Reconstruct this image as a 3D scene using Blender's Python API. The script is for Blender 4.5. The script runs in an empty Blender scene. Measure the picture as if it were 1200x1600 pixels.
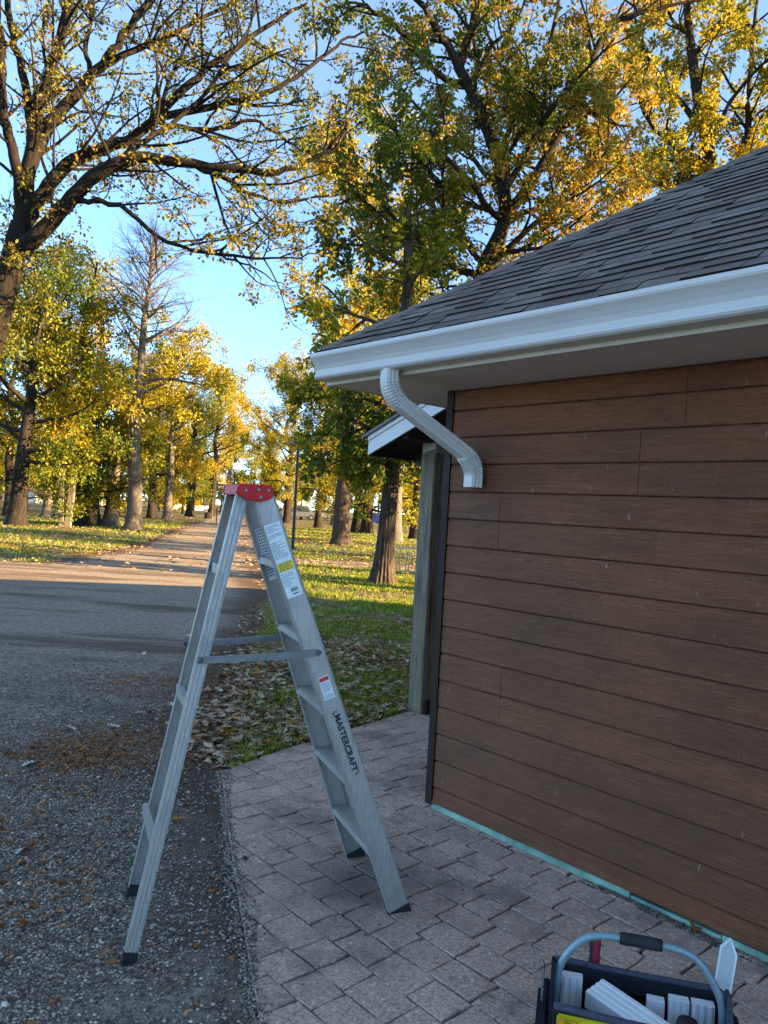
import bpy, bmesh, math, random
import numpy as np
from mathutils import Vector, Matrix
sc = bpy.context.scene
COL = sc.collection
rad = math.radians

# ------------------------------------------------------------------ camera, sky, sun, exposure
CAM_H, FOC, ROLL = 1.64, 1200.0, rad(3.2)
cd = bpy.data.cameras.new("camera"); cam = bpy.data.objects.new("camera", cd); COL.objects.link(cam)
cd.sensor_fit = 'VERTICAL'; cd.sensor_height = 36.0; cd.lens = 36.0 * FOC / 1600.0
cd.clip_start = 0.05; cd.clip_end = 3000
_c, _s = math.cos(ROLL), math.sin(ROLL)
cam.matrix_world = Matrix(((_c, -_s, 0, 0), (0, 0, -1, 0), (_s, _c, 0, CAM_H), (0, 0, 0, 1)))
sc.camera = cam

SUN_EL = rad(12.5)
SUN_D = np.array([0.968, -0.25, 0.0]); SUN_D /= np.linalg.norm(SUN_D)
w = bpy.data.worlds.new("World"); sc.world = w; w.use_nodes = True
wn = w.node_tree; bg = wn.nodes["Background"]
sky = wn.nodes.new("ShaderNodeTexSky"); sky.sky_type = 'NISHITA'; sky.sun_disc = False
sky.sun_elevation = SUN_EL; sky.sun_rotation = math.atan2(SUN_D[0], SUN_D[1])
sky.altitude = 1500; sky.air_density = 0.6; sky.dust_density = 0.0; sky.ozone_density = 0.8
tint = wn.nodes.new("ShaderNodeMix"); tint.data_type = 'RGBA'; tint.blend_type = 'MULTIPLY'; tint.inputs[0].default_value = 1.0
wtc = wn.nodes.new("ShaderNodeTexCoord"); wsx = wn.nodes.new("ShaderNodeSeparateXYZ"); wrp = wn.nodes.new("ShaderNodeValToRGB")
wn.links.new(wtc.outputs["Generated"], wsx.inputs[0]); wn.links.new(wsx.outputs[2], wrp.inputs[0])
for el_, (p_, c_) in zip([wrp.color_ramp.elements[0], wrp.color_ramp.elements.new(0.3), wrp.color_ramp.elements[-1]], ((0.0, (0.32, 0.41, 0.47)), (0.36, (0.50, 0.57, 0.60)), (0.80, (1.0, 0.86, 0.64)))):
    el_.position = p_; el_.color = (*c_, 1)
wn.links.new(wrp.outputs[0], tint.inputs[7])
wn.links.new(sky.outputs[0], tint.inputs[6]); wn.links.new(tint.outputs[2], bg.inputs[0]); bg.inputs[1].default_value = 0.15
sd = bpy.data.lights.new("sun", 'SUN'); sun = bpy.data.objects.new("sun", sd); COL.objects.link(sun)
sd.energy = 4.7; sd.angle = rad(0.5); sd.color = (1.0, 0.69, 0.33)
sdir = Vector((SUN_D[0] * math.cos(SUN_EL), SUN_D[1] * math.cos(SUN_EL), math.sin(SUN_EL)))
sun.rotation_euler = sdir.to_track_quat('Z', 'Y').to_euler(); sun.location = (20, -8, 14)
sc.view_settings.view_transform = 'Standard'; sc.view_settings.look = 'None'
sc.view_settings.exposure = 2.95; sc.view_settings.gamma = 1.0
sc.cycles.max_bounces = 6; sc.cycles.diffuse_bounces = 4; sc.cycles.glossy_bounces = 2
sc.cycles.transmission_bounces = 4; sc.cycles.use_denoising = True

# ------------------------------------------------------------------ helpers
def ray(u, v):
    x = (u - 600) / FOC; y = -(v - 800) / FOC
    return np.array([x * _c - y * _s, 1.0, x * _s + y * _c])
def at(u, v, Y):
    return np.array([0, 0, CAM_H]) + ray(u, v) * Y
def gnd(u, v, z=0.0):
    d = ray(u, v); return np.array([0, 0, CAM_H]) + d * ((z - CAM_H) / d[2])
def tag(o, label=None, cat=None, group=None, kind=None):
    if label: o["label"] = label
    if cat: o["category"] = cat
    if group: o["group"] = group
    if kind: o["kind"] = kind
    return o
def empty(name, loc=(0, 0, 0), rz=0.0):
    o = bpy.data.objects.new(name, None); COL.objects.link(o)
    o.location = loc; o.rotation_euler = (0, 0, rz); o.empty_display_size = 0.2
    return o
def obj(name, mesh, m=None, parent=None, smooth=False):
    o = bpy.data.objects.new(name, mesh); COL.objects.link(o)
    if m is not None:
        for mm in (m if isinstance(m, (list, tuple)) else [m]): mesh.materials.append(mm)
    if parent: o.parent = parent
    if smooth: mesh.polygons.foreach_set("use_smooth", np.ones(len(mesh.polygons), bool))
    return o
def np_mesh(name, V, Q=None, T=None):
    me = bpy.data.meshes.new(name)
    V = np.asarray(V, np.float32).reshape(-1, 3)
    nq = 0 if Q is None else len(Q); nt = 0 if T is None else len(T)
    me.vertices.add(len(V)); me.vertices.foreach_set("co", V.ravel())
    me.loops.add(nq * 4 + nt * 3); me.polygons.add(nq + nt)
    li = []
    if nq: li.append(np.asarray(Q, np.int32).ravel())
    if nt: li.append(np.asarray(T, np.int32).ravel())
    me.loops.foreach_set("vertex_index", np.concatenate(li))
    st = np.concatenate([np.arange(nq) * 4, nq * 4 + np.arange(nt) * 3]).astype(np.int32)
    me.polygons.foreach_set("loop_start", st)
    try: me.polygons.foreach_set("loop_total", np.concatenate([np.full(nq, 4), np.full(nt, 3)]).astype(np.int32))
    except Exception: pass
    me.update(calc_edges=True); me.validate()
    return me
class MB:
    """collects simple solids into one mesh"""
    def __init__(s): s.v = []; s.f = []; s.mi = []; s.m = 0
    def add(s, v, f):
        b = len(s.v); s.v += [tuple(map(float, p)) for p in v]; s.f += [tuple(b + i for i in q) for q in f]; s.mi += [s.m] * len(f)
    def box(s, x0, x1, y0, y1, z0, z1):
        s.add([(x0,y0,z0),(x1,y0,z0),(x1,y1,z0),(x0,y1,z0),(x0,y0,z1),(x1,y0,z1),(x1,y1,z1),(x0,y1,z1)],
              [(0,3,2,1),(4,5,6,7),(0,1,5,4),(1,2,6,5),(2,3,7,6),(3,0,4,7)])
    def obox(s, c, ax, ay, az):
        c = np.array(c, float); ax = np.array(ax, float); ay = np.array(ay, float); az = np.array(az, float)
        P = [c + i*ax + j*ay + k*az for k in (-1, 1) for (i, j) in ((-1,-1),(1,-1),(1,1),(-1,1))]
        s.add(P, [(0,3,2,1),(4,5,6,7),(0,1,5,4),(1,2,6,5),(2,3,7,6),(3,0,4,7)])
    def prism(s, poly, d):
        """closed polygon (3d points) extruded along vector d"""
        n = len(poly); P = [np.array(p, float) for p in poly]; d = np.array(d, float)
        s.add(P + [p + d for p in P], [tuple(range(n))[::-1], tuple(range(n, 2*n))] + [(i, (i+1) % n, n + (i+1) % n, n + i) for i in range(n)])
    def tube(s, pts, r, n=10, cap=True):
        pts = np.array(pts, float); r = np.full(len(pts), r) if np.isscalar(r) else np.array(r)
        V, Q = tube_arrays(pts, r, n); k = len(V)
        f = [tuple(q) for q in Q]
        if cap: f += [tuple(range(n))[::-1], tuple(range(k - n, k))]
        s.add(V, f)
    def lathe(s, prof, n=16, o=(0, 0, 0)):
        V = []; F = []
        for (r, z) in prof:
            for i in range(n):
                a = 2*math.pi*i/n; V.append((o[0]+r*math.cos(a), o[1]+r*math.sin(a), o[2]+z))
        for j in range(len(prof)-1):
            for i in range(n): F.append((j*n+i, j*n+(i+1)%n, (j+1)*n+(i+1)%n, (j+1)*n+i))
        F.append(tuple(range(n))[::-1]); F.append(tuple(range((len(prof)-1)*n, len(prof)*n)))
        s.add(V, F)
    def mesh(s, name, bevel=0.0, seg=1):
        me = bpy.data.meshes.new(name); me.from_pydata(s.v, [], s.f)
        me.polygons.foreach_set("material_index", np.array(s.mi, np.int32))
        bm = bmesh.new(); bm.from_mesh(me); bmesh.ops.recalc_face_normals(bm, faces=bm.faces)
        if bevel: bmesh.ops.bevel(bm, geom=[e for e in bm.edges if len(e.link_faces) == 2 and e.calc_face_angle(0) > 0.5], offset=bevel, segments=seg, affect='EDGES', clamp_overlap=True)
        bm.to_mesh(me); bm.free(); me.update()
        return me
    def build(s, name, m, parent=None, bevel=0.0, seg=1, smooth=False):
        return obj(name, s.mesh(name, bevel, seg), m, parent, smooth)
def tube_arrays(pts, r, n, ridge=None):
    pts = np.asarray(pts, float); k = len(pts)
    T = np.gradient(pts, axis=0); T /= np.linalg.norm(T, axis=1)[:, None] + 1e-9
    ref = np.array([0.0, 0, 1.0]) if abs(T[0][2]) < 0.8 else np.array([1.0, 0, 0])
    U = np.cross(T, ref); U /= np.linalg.norm(U, axis=1)[:, None] + 1e-9
    W = np.cross(T, U)
    a = np.arange(n) * 2 * math.pi / n
    R = np.repeat(np.asarray(r, float)[:, None], n, 1)
    if ridge is not None: R = R * ridge
    V = pts[:, None, :] + R[:, :, None] * (np.cos(a)[None, :, None] * U[:, None, :] + np.sin(a)[None, :, None] * W[:, None, :])
    i = np.arange(k - 1)[:, None] * n; j = np.arange(n)[None, :]; j2 = (j + 1) % n
    Q = np.stack([i + j, i + j2, i + n + j2, i + n + j], -1).reshape(-1, 4)
    return V.reshape(-1, 3), Q
def vnoise(x, y, seed=0):
    x = np.asarray(x, float); y = np.asarray(y, float)
    xi = np.floor(x).astype(np.int64); yi = np.floor(y).astype(np.int64); fx = x - xi; fy = y - yi
    fx = fx*fx*(3-2*fx); fy = fy*fy*(3-2*fy)
    def h(a, b):
        n = (a * 374761393 + b * 668265263 + seed * 974711) & 0x7fffffff
        n = ((n ^ (n >> 13)) * 1274126177) & 0x7fffffff
        return ((n ^ (n >> 16)) & 0xffff) / 65535.0
    return (h(xi,yi)*(1-fx)+h(xi+1,yi)*fx)*(1-fy) + (h(xi,yi+1)*(1-fx)+h(xi+1,yi+1)*fx)*fy
def fnoise(x, y, seed=0, o=3):
    v = 0; a = 0.5; t = 0
    for i in range(o):
        v = v + a * vnoise(x * 2**i, y * 2**i, seed + i); t += a; a *= 0.5
    return v / t
def smoothline(P, n=4):
    P = np.asarray(P, float)
    out = []
    for i in range(len(P) - 1):
        p0 = P[max(i-1, 0)]; p1 = P[i]; p2 = P[i+1]; p3 = P[min(i+2, len(P)-1)]
        for t in np.arange(n) / n:
            out.append(0.5*((2*p1)+(-p0+p2)*t+(2*p0-5*p1+4*p2-p3)*t*t+(-p0+3*p1-3*p2+p3)*t**3))
    out.append(P[-1]); return np.array(out)

# ------------------------------------------------------------------ materials
class N:
    def __init__(s, name):
        s.m = bpy.data.materials.new(name); s.m.use_nodes = True; s.nt = s.m.node_tree
        s.b = s.nt.nodes["Principled BSDF"]; s.out = s.nt.nodes["Material Output"]; s.co = s.nt.nodes.new("ShaderNodeTexCoord").outputs["Object"]
        s.geo = None
    def new(s, t, **k):
        n = s.nt.nodes.new(t)
        for a, b in k.items(): setattr(n, a, b)
        return n
    def set(s, sock, v):
        if hasattr(v, "links") or isinstance(v, bpy.types.NodeSocket): s.nt.links.new(v, sock)
        else: sock.default_value = v if not (isinstance(v, tuple) and len(v) == 3 and sock.type == 'RGBA') else (*v, 1)
    def map(s, sc=(1,1,1), rot=(0,0,0), co=None):
        n = s.new("ShaderNodeMapping"); n.inputs["Scale"].default_value = sc; n.inputs["Rotation"].default_value = rot
        s.nt.links.new(co or s.co, n.inputs[0]); return n.outputs[0]
    def noise(s, scale, detail=3, rough=0.55, co=None, dist=0.0):
        n = s.new("ShaderNodeTexNoise"); n.inputs["Scale"].default_value = scale; n.inputs["Detail"].default_value = detail
        n.inputs["Roughness"].default_value = rough; n.inputs["Distortion"].default_value = dist
        s.nt.links.new(co or s.co, n.inputs["Vector"]); return n.outputs[0]
    def voro(s, scale, feat='F1', out=0, co=None):
        n = s.new("ShaderNodeTexVoronoi", feature=feat); n.inputs["Scale"].default_value = scale
        s.nt.links.new(co or s.co, n.inputs["Vector"]); return n.outputs[out]
    def rnd(s):
        if s.geo is None: s.geo = s.new("ShaderNodeNewGeometry")
        return s.geo.outputs["Random Per Island"]
    def ramp(s, fac, stops):
        n = s.new("ShaderNodeValToRGB"); e = n.color_ramp.elements
        while len(e) < len(stops): e.new(0.5)
        for el, (p, c) in zip(e, stops):
            el.position = p; el.color = (*c, 1) if isinstance(c, tuple) else (c, c, c, 1)
        s.nt.links.new(fac, n.inputs[0]); return n.outputs[0]
    def mix(s, f, a, b, mode='MIX'):
        n = s.new("ShaderNodeMix", data_type='RGBA', blend_type=mode)
        s.set(n.inputs[0], f); s.set(n.inputs[6], a); s.set(n.inputs[7], b); return n.outputs[2]
    def math(s, op, a, b=0.0, clamp=False):
        n = s.new("ShaderNodeMath", operation=op, use_clamp=clamp); s.set(n.inputs[0], a); s.set(n.inputs[1], b); return n.outputs[0]
    def xyz(s, i):
        n = s.new("ShaderNodeSeparateXYZ"); s.nt.links.new(s.co, n.inputs[0]); return n.outputs[i]
    def attr(s, name):
        return s.new("ShaderNodeAttribute", attribute_name=name).outputs["Fac"]
    def bump(s, h, strength=0.5, dist=0.01):
        n = s.new("ShaderNodeBump"); n.inputs["Strength"].default_value = strength; n.inputs["Distance"].default_value = dist
        s.nt.links.new(h, n.inputs["Height"]); s.nt.links.new(n.outputs[0], s.b.inputs["Normal"]); return s
    def fin(s, col=None, rough=0.7, spec=0.4, metal=0.0):
        if col is not None: s.set(s.b.inputs["Base Color"], col)
        s.set(s.b.inputs["Roughness"], rough); s.b.inputs["Specular IOR Level"].default_value = spec; s.b.inputs["Metallic"].default_value = metal
        return s.m
def plain(name, col, rough=0.6, spec=0.4, metal=0.0, var=0.12, scale=9.0, bump=0.0):
    n = N(name); f = n.noise(scale, 4)
    lo = tuple(c * (1 - var) for c in col); hi = tuple(min(1, c * (1 + var)) for c in col)
    if bump: n.bump(n.noise(scale * 12, 3), bump, 0.002)
    return n.fin(n.ramp(f, [(0.3, lo), (0.7, hi)]), n.ramp(n.noise(scale * 2), [(0.3, rough - 0.08), (0.7, rough + 0.08)]), spec, metal)

def leaf_mat(name, stops, transl=0.45, clump=0.35, xg=0.0):
    n = N(name)
    f = n.math('ADD', n.math('MULTIPLY', n.rnd(), 0.5), n.math('MULTIPLY', n.ramp(n.noise(clump, 2), [(0.3, 0.0), (0.7, 1.0)]), 0.5))
    if xg: f = n.math('ADD', f, n.math('MULTIPLY', n.math('SUBTRACT', n.xyz(0), 1.0), xg))
    col = n.ramp(f, stops)
    n.fin(col, 0.55, 0.3)
    tr = n.new("ShaderNodeBsdfTranslucent"); n.nt.links.new(n.mix(1.0, col, (1.0, 0.95, 0.7), 'MULTIPLY'), tr.inputs[0])
    mx = n.new("ShaderNodeMixShader"); mx.inputs[0].default_value = transl
    n.nt.links.new(n.b.outputs[0], mx.inputs[1]); n.nt.links.new(tr.outputs[0], mx.inputs[2]); n.nt.links.new(mx.outputs[0], n.out.inputs[0])
    return n.m
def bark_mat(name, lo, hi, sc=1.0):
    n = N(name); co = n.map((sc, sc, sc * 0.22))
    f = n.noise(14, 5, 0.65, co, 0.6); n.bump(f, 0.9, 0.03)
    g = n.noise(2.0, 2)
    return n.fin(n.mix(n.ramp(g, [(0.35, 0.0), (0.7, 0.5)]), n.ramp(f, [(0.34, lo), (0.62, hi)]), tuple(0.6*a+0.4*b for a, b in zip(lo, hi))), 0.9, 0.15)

GRN = (0.065, 0.10, 0.012); OLV = (0.16, 0.165, 0.015); YEL = (0.46, 0.34, 0.02); GLD = (0.48, 0.27, 0.02); BRN = (0.17, 0.075, 0.025); DGR = (0.03, 0.055, 0.012)
L_SPARSE = leaf_mat("leaf_olive", [(0.1, GRN), (0.4, OLV), (0.62, (0.2, 0.16, 0.02)), (0.85, (0.22, 0.12, 0.03))])
L_OAK = leaf_mat("leaf_oak_turning", [(0.10, (0.06, 0.11, 0.016)), (0.38, (0.12, 0.16, 0.016)), (0.54, (0.24, 0.22, 0.02)), (0.68, (0.30, 0.15, 0.04)), (0.84, (0.5, 0.32, 0.025))], transl=0.48, xg=0.045)
L_YELLOW = leaf_mat("leaf_yellow", [(0.1, (0.09, 0.13, 0.012)), (0.42, (0.24, 0.23, 0.015)), (0.68, (0.42, 0.33, 0.02)), (0.92, GLD)])
L_GREENY = leaf_mat("leaf_green_yellow", [(0.1, (0.04, 0.075, 0.012)), (0.36, (0.085, 0.13, 0.012)), (0.58, (0.2, 0.21, 0.015)), (0.84, (0.42, 0.34, 0.02))])
L_MID = leaf_mat("leaf_mid", [(0.1, (0.08, 0.11, 0.012)), (0.32, (0.23, 0.23, 0.015)), (0.58, (0.44, 0.35, 0.018)), (0.88, (0.42, 0.24, 0.02))])
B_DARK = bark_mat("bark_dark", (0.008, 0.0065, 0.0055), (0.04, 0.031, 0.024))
B_SHADE = bark_mat("bark_shaded", (0.005, 0.004, 0.0035), (0.026, 0.02, 0.016))  # dark bark taken darker: the leaning trunk's shade is put into its colour
B_RIDGE = bark_mat("bark_ridged", (0.016, 0.012, 0.009), (0.10, 0.074, 0.054))
B_GREY = bark_mat("bark_grey", (0.045, 0.038, 0.031), (0.17, 0.145, 0.12))

# ------------------------------------------------------------------ ground and roads
def ground_material():
    n = N("grass_and_leaf_litter")
    big = n.noise(0.16, 4, 0.6); mid = n.noise(1.4, 4, 0.6); fine = n.noise(26, 4, 0.7)
    grass = n.ramp(fine, [(0.3, (0.05, 0.07, 0.012)), (0.55, (0.12, 0.145, 0.022)), (0.75, (0.22, 0.2, 0.05))])
    lit = n.ramp(n.voro(13, 'F1', 1), [(0.1, (0.06, 0.035, 0.02)), (0.5, (0.15, 0.095, 0.05)), (0.9, (0.32, 0.24, 0.16))])
    f = n.math('ADD', n.math('MULTIPLY', big, 0.8), n.math('MULTIPLY', mid, 0.5))
    m = n.ramp(f, [(0.56, 0.15), (0.74, 0.9)])
    n.bump(n.noise(40, 3), 0.8, 0.03)
    return n.fin(n.mix(m, grass, lit), 0.9, 0.15)
def gravel_material():
    n = N("gravel")
    v = n.voro(75, 'F1', 1); d = n.voro(75, 'F1', 0); fine = n.noise(220, 3, 0.7)
    st = n.ramp(v, [(0.0, (0.16, 0.124, 0.09)), (0.5, (0.4, 0.32, 0.24)), (0.85, (0.58, 0.48, 0.375)), (1.0, (0.7, 0.6, 0.49))])
    st = n.mix(0.55, st, n.ramp(fine, [(0.3, (0.08, 0.063, 0.047)), (0.7, (0.45, 0.375, 0.295))]))
    dirt = n.ramp(fine, [(0.3, (0.06, 0.038, 0.023)), (0.75, (0.17, 0.11, 0.066))])
    p = n.noise(0.5, 6, 0.7, n.map((0.4, 1.6, 1)))
    e = n.attr("edge")
    m = n.math('ADD', n.ramp(p, [(0.49, 0.0), (0.62, 0.85)]), n.ramp(n.math('ADD', e, n.math('MULTIPLY', n.noise(2.2, 4), 0.5)), [(0.5, 1.0), (1.25, 0.0)]), True)
    n.bump(n.math('ADD', d, n.math('MULTIPLY', fine, 0.6)), 1.0, 0.016)
    mf = n.noise(14, 6, 0.85); st = n.mix(n.ramp(mf, [(0.38, 0.75), (0.54, 0.0)]), st, (0.13, 0.1, 0.074)); st = n.mix(n.ramp(mf, [(0.55, 0.0), (0.68, 0.6)]), st, (0.62, 0.54, 0.44))
    return n.fin(n.mix(m, st, dirt), 0.85, 0.25)
M_GRASSGND = ground_material(); M_GRAVEL = gravel_material()
me = np_mesh("ground", [(-400, -150, 0), (400, -150, 0), (400, 600, 0), (-400, 600, 0)], Q=[(0, 1, 2, 3)])
tag(obj("ground", me, M_GRASSGND), kind="structure")

RE = sorted([tuple(gnd(u, v)[:2]) for u, v in ((345, 1205), (338, 1178), (352, 1130), (378, 1062), (404, 1000), (416, 940), (420, 905), (423, 885), (418, 855), (404, 832), (388, 815), (376, 804), (366, 797))], key=lambda p: p[1])
RE = [(0.9, -3.0), (0.5, 1.0), (0.1, 2.4), (-0.3, 3.4)] + RE
LE = sorted([tuple(gnd(u, v)[:2]) for u, v in ((60, 880), (130, 868), (190, 857), (235, 843), (270, 828), (300, 817), (325, 808), (345, 799))], key=lambda p: p[1])
LE = [(-45, -3), (-45, 10), (-30, 14.5), (-16, 17)] + LE
def XR(y): return np.interp(y, [p[1] for p in RE], [p[0] for p in RE])
def XL(y): return np.interp(y, [p[1] for p in LE], [p[0] for p in LE])
def strip(name, rows, left, right, z, m, nc=60, along='y', jit=0.35):
    rows = np.asarray(rows); L = left(rows); R = right(rows)
    nl = (fnoise(rows * 1.3, rows * 0 + 3.3, 5) - 0.5) * jit * 2; nr = (fnoise(rows * 1.6, rows * 0 + 9.3, 8) - 0.5) * jit * 1.6
    t = np.linspace(0, 1, nc) ** 1.0
    X = (L + nl)[:, None] * (1 - t) + (R + nr)[:, None] * t
    Y = np.repeat(rows[:, None], nc, 1)
    E = np.minimum(X - (L + nl)[:, None], (R + nr)[:, None] - X)
    V = np.stack([X, Y, np.full_like(X, z)] if along == 'y' else [Y, X, np.full_like(X, z)], -1).reshape(-1, 3)
    k = len(rows); i = np.arange(k-1)[:, None]*nc; j = np.arange(nc-1)[None, :]
    Q = np.stack([i+j, i+j+1, i+nc+j+1, i+nc+j], -1).reshape(-1, 4)
    if along != 'y': Q = Q[:, ::-1]
    me = np_mesh(name, V, Q=Q)
    a = me.attributes.new("edge", 'FLOAT', 'POINT'); a.data.foreach_set("value", E.ravel().astype(np.float32))
    return tag(obj(name, me, m), kind="structure")
rows = np.concatenate([np.arange(-3, 6, 0.1), np.arange(6, 25, 0.2), np.arange(25, 112, 0.8)])
strip("gravel_road", rows, XL, XR, 0.006, M_GRAVEL, 160)
xs = np.arange(-3.6, 40, 0.3)
strip("side_path", xs, lambda x: 21.2 - 0.05 * x, lambda x: 24.6 - 0.03 * x, 0.004, M_GRAVEL, 24, along='x')
xs = np.arange(-140, 140, 2.0)
n_as = plain("asphalt", (0.09, 0.09, 0.092), 0.85, 0.3)
strip("far_road", xs, lambda x: 104 + 0 * x, lambda x: 112 + 0 * x, 0.010, n_as, 6, along='x')

# ------------------------------------------------------------------ building frame (x along the wall, y into the building)
BC = np.array([0.347, 4.245, 0.0]); BROT = math.atan2(-0.747, 0.665)
UA = np.array([math.cos(BROT), math.sin(BROT), 0]); UB = np.array([-math.sin(BROT), math.cos(BROT), 0])
def BW(x, y, z=0.0): return BC + UA * x + UB * y + np.array([0, 0, z])

# stamped paving: raised cobbles in running bond over a darker base, cut to the outline of the pad
def paving():
    rng = random.Random(4)
    tops, skirts = [], []
    V = []; F = []
    v0 = -4.4
    r = 0
    while v0 < 9.0:
        h = 0.15
        u0 = -9.0 + rng.uniform(0, 0.2)
        while u0 < 5.2:
            l = rng.choice((0.145, 0.2, 0.2, 0.17, 0.215))
            c = BW(u0 + l/2, v0 + h/2)
            if -2.6 < c[0] < 5.5 and 0.5 < c[1] < 13:
                g = rng.uniform(0.0035, 0.0055)
                z = 0.026 + rng.uniform(-0.0008, 0.0008); tx = rng.uniform(-0.0012, 0.0012); ty = rng.uniform(-0.0012, 0.0012)
                nx = 3
                ring = []
                for (a, b) in ((0,0),(0.5,0),(1,0),(1,0.5),(1,1),(0.5,1),(0,1),(0,0.5)):
                    ring.append((u0 + g + (l-2*g)*a + rng.uniform(-.0055,.0055), v0 + g + (h-2*g)*b + rng.uniform(-.0055,.0055), a, b))
                cu, cv = u0 + l/2, v0 + h/2
                b0 = len(V)
                for (u, v, a, b) in ring: V.append(tuple(BW(u, v, 0.004)))
                for (u, v, a, b) in ring: V.append(tuple(BW(u, v, z - 0.004 + tx*(a-.5) + ty*(b-.5))))
                for (u, v, a, b) in ring: V.append(tuple(BW(cu + (u-cu)*0.978, cv + (v-cv)*0.97, z + tx*(a-.5) + ty*(b-.5) + rng.uniform(-.0008,.0008))))
                for k in (0, 8):
                    for i in range(8): F.append((b0+k+i, b0+k+(i+1)%8, b0+k+8+(i+1)%8, b0+k+8+i))
                F.append(tuple(b0+16+i for i in range(8)))
            u0 += l
        v0 += h; r += 1
    n0 = len(F)
    b0 = len(V)
    for (x, y) in ((-4, 0.3), (5.5, 0.3), (5.5, 13), (-4, 13)): V.append((x, y, 0.011))
    F.append((b0, b0+1, b0+2, b0+3))
    me = bpy.data.meshes.new("paving"); me.from_pydata(V, [], F)
    me.polygons.foreach_set("material_index", np.array([0]*n0 + [1], np.int32))
    bm = bmesh.new(); bm.from_mesh(me)
    px = [(400,1600),(376,1440),(357,1330),(346,1207),(420,1184),(500,1152),(575,1130),(652,1112)]
    P = [gnd(u, v) for u, v in px]
    P = [P[0] + (P[0]-P[1])*2] + P[1:-1] + [P[-1] + (P[-1]-P[-2])*6]
    for a, b in zip(P[:-1], P[1:]):
        d = b - a; nrm = Vector((-d[1], d[0], 0)).normalized()
        bmesh.ops.bisect_plane(bm, geom=bm.verts[:] + bm.edges[:] + bm.faces[:], plane_co=Vector(a), plane_no=nrm, clear_outer=True)
    bm.to_mesh(me); bm.free()
    n = N("stamped_stone")
    r_ = n.rnd(); c = n.noise(1.1, 4, 0.6); f = n.noise(85, 5, 0.8); sp = n.voro(95, 'F1', 1); cr = n.noise(18, 5, 0.7)
    base = n.ramp(n.math('ADD', n.math('MULTIPLY', r_, 0.3), n.math('MULTIPLY', c, 0.7)), [(0.25, (0.45, 0.31, 0.235)), (0.5, (0.58, 0.405, 0.31)), (0.8, (0.67, 0.475, 0.365))])
    base = n.mix(n.ramp(f, [(0.38, 0.7), (0.56, 0.0)]), base, (0.11, 0.09, 0.08))
    base = n.mix(n.ramp(sp, [(0.84, 0.0), (0.88, 0.6)]), base, (0.68, 0.62, 0.56))
    dirt = n.ramp(n.math('MULTIPLY', n.noise(1.7, 5, 0.7), n.ramp(cr, [(0.3, 1.08), (0.7, 0.85)])), [(0.47, 0.0), (0.62, 0.6)])
    base = n.mix(dirt, base, (0.12, 0.095, 0.08))
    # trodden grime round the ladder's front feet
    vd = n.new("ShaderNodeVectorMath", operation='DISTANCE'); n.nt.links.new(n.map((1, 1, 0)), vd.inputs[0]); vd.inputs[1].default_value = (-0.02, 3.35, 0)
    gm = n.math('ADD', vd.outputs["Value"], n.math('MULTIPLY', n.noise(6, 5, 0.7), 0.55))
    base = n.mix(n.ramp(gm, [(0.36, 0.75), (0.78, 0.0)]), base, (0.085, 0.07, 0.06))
    n.bump(n.math('ADD', n.math('MULTIPLY', f, 0.5), cr), 0.55, 0.006)
    m0 = n.fin(base, 0.8, 0.25)
    m1 = plain("paving_joint", (0.02, 0.017, 0.014), 0.9, 0.2, 0, 0.4, 40)
    return tag(obj("paving", me, [m0, m1]), kind="structure")
paving()

# ------------------------------------------------------------------ park building
BL, BD, OV = 14.0, 10.8, 0.5          # length, depth, eave overhang
ZS, ZF = 2.328, 2.475               # soffit, fascia top
PITCH = 0.72
bld = empty("park_building", BC, BROT)
tag(bld, "brown plank-clad park building with dark shingled hip roof and white gutter", "building")
n = N("siding_wood")
co = n.map((0.75, 9, 9)); g = n.noise(7, 6, 0.7, co, 2.2); g2 = n.noise(26, 4, 0.75, n.map((0.5, 6, 6)), 0.6)
saw = n.noise(60, 2, 0.6, n.map((2.2, 1, 0.12)))
patch = n.noise(1.8, 4, 0.65, n.map((0.6, 1, 2.2)))
col = n.ramp(n.math('ADD', n.math('MULTIPLY', g, 0.55), n.math('MULTIPLY', g2, 0.5)), [(0.34, (0.11, 0.034, 0.012)), (0.5, (0.235, 0.08, 0.028)), (0.68, (0.31, 0.118, 0.048))])
col = n.mix(n.ramp(patch, [(0.38, 0.55), (0.62, 0.0)]), col, (0.085, 0.036, 0.018))
col = n.mix(n.ramp(n.rnd(), [(0.0, 0.3), (1.0, 0.0)]), col, (0.16, 0.07, 0.034))
col = n.mix(n.ramp(saw, [(0.55, 0.0), (0.78, 0.25)]), col, (0.24, 0.12, 0.07))
scr = n.noise(5.5, 1, 0.4, n.map((9, 1, 2.6), (0, 0.6, 0)))
col = n.mix(n.ramp(scr, [(0.755, 0.0), (0.78, 0.45)]), col, (0.42, 0.38, 0.34))
n.bump(n.math('ADD', n.math('MULTIPLY', g, 1.0), n.math('MULTIPLY', n.math('ADD', g2, saw), 0.5)), 1.0, 0.012)
M_SIDING = n.fin(col, n.ramp(g2, [(0.3, 0.42), (0.7, 0.62)]), 0.45)
M_TRIM = plain("brown_trim_metal", (0.03, 0.016, 0.012), 0.65, 0.2)
M_WHITE = plain("white_painted_metal", (0.53, 0.515, 0.5), 0.35, 0.5, 0, 0.035, 3)
M_SOFFIT = None
n = N("vented_soffit"); wv = n.new("ShaderNodeTexWave", wave_type='BANDS', bands_direction='Y'); wv.inputs["Scale"].default_value = 9
n.nt.links.new(n.co, wv.inputs[0]); d = n.voro(90, 'F1', 0, n.map((1, 1, 1)))
n.bump(wv.outputs["Fac"], 0.35, 0.003)
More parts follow.
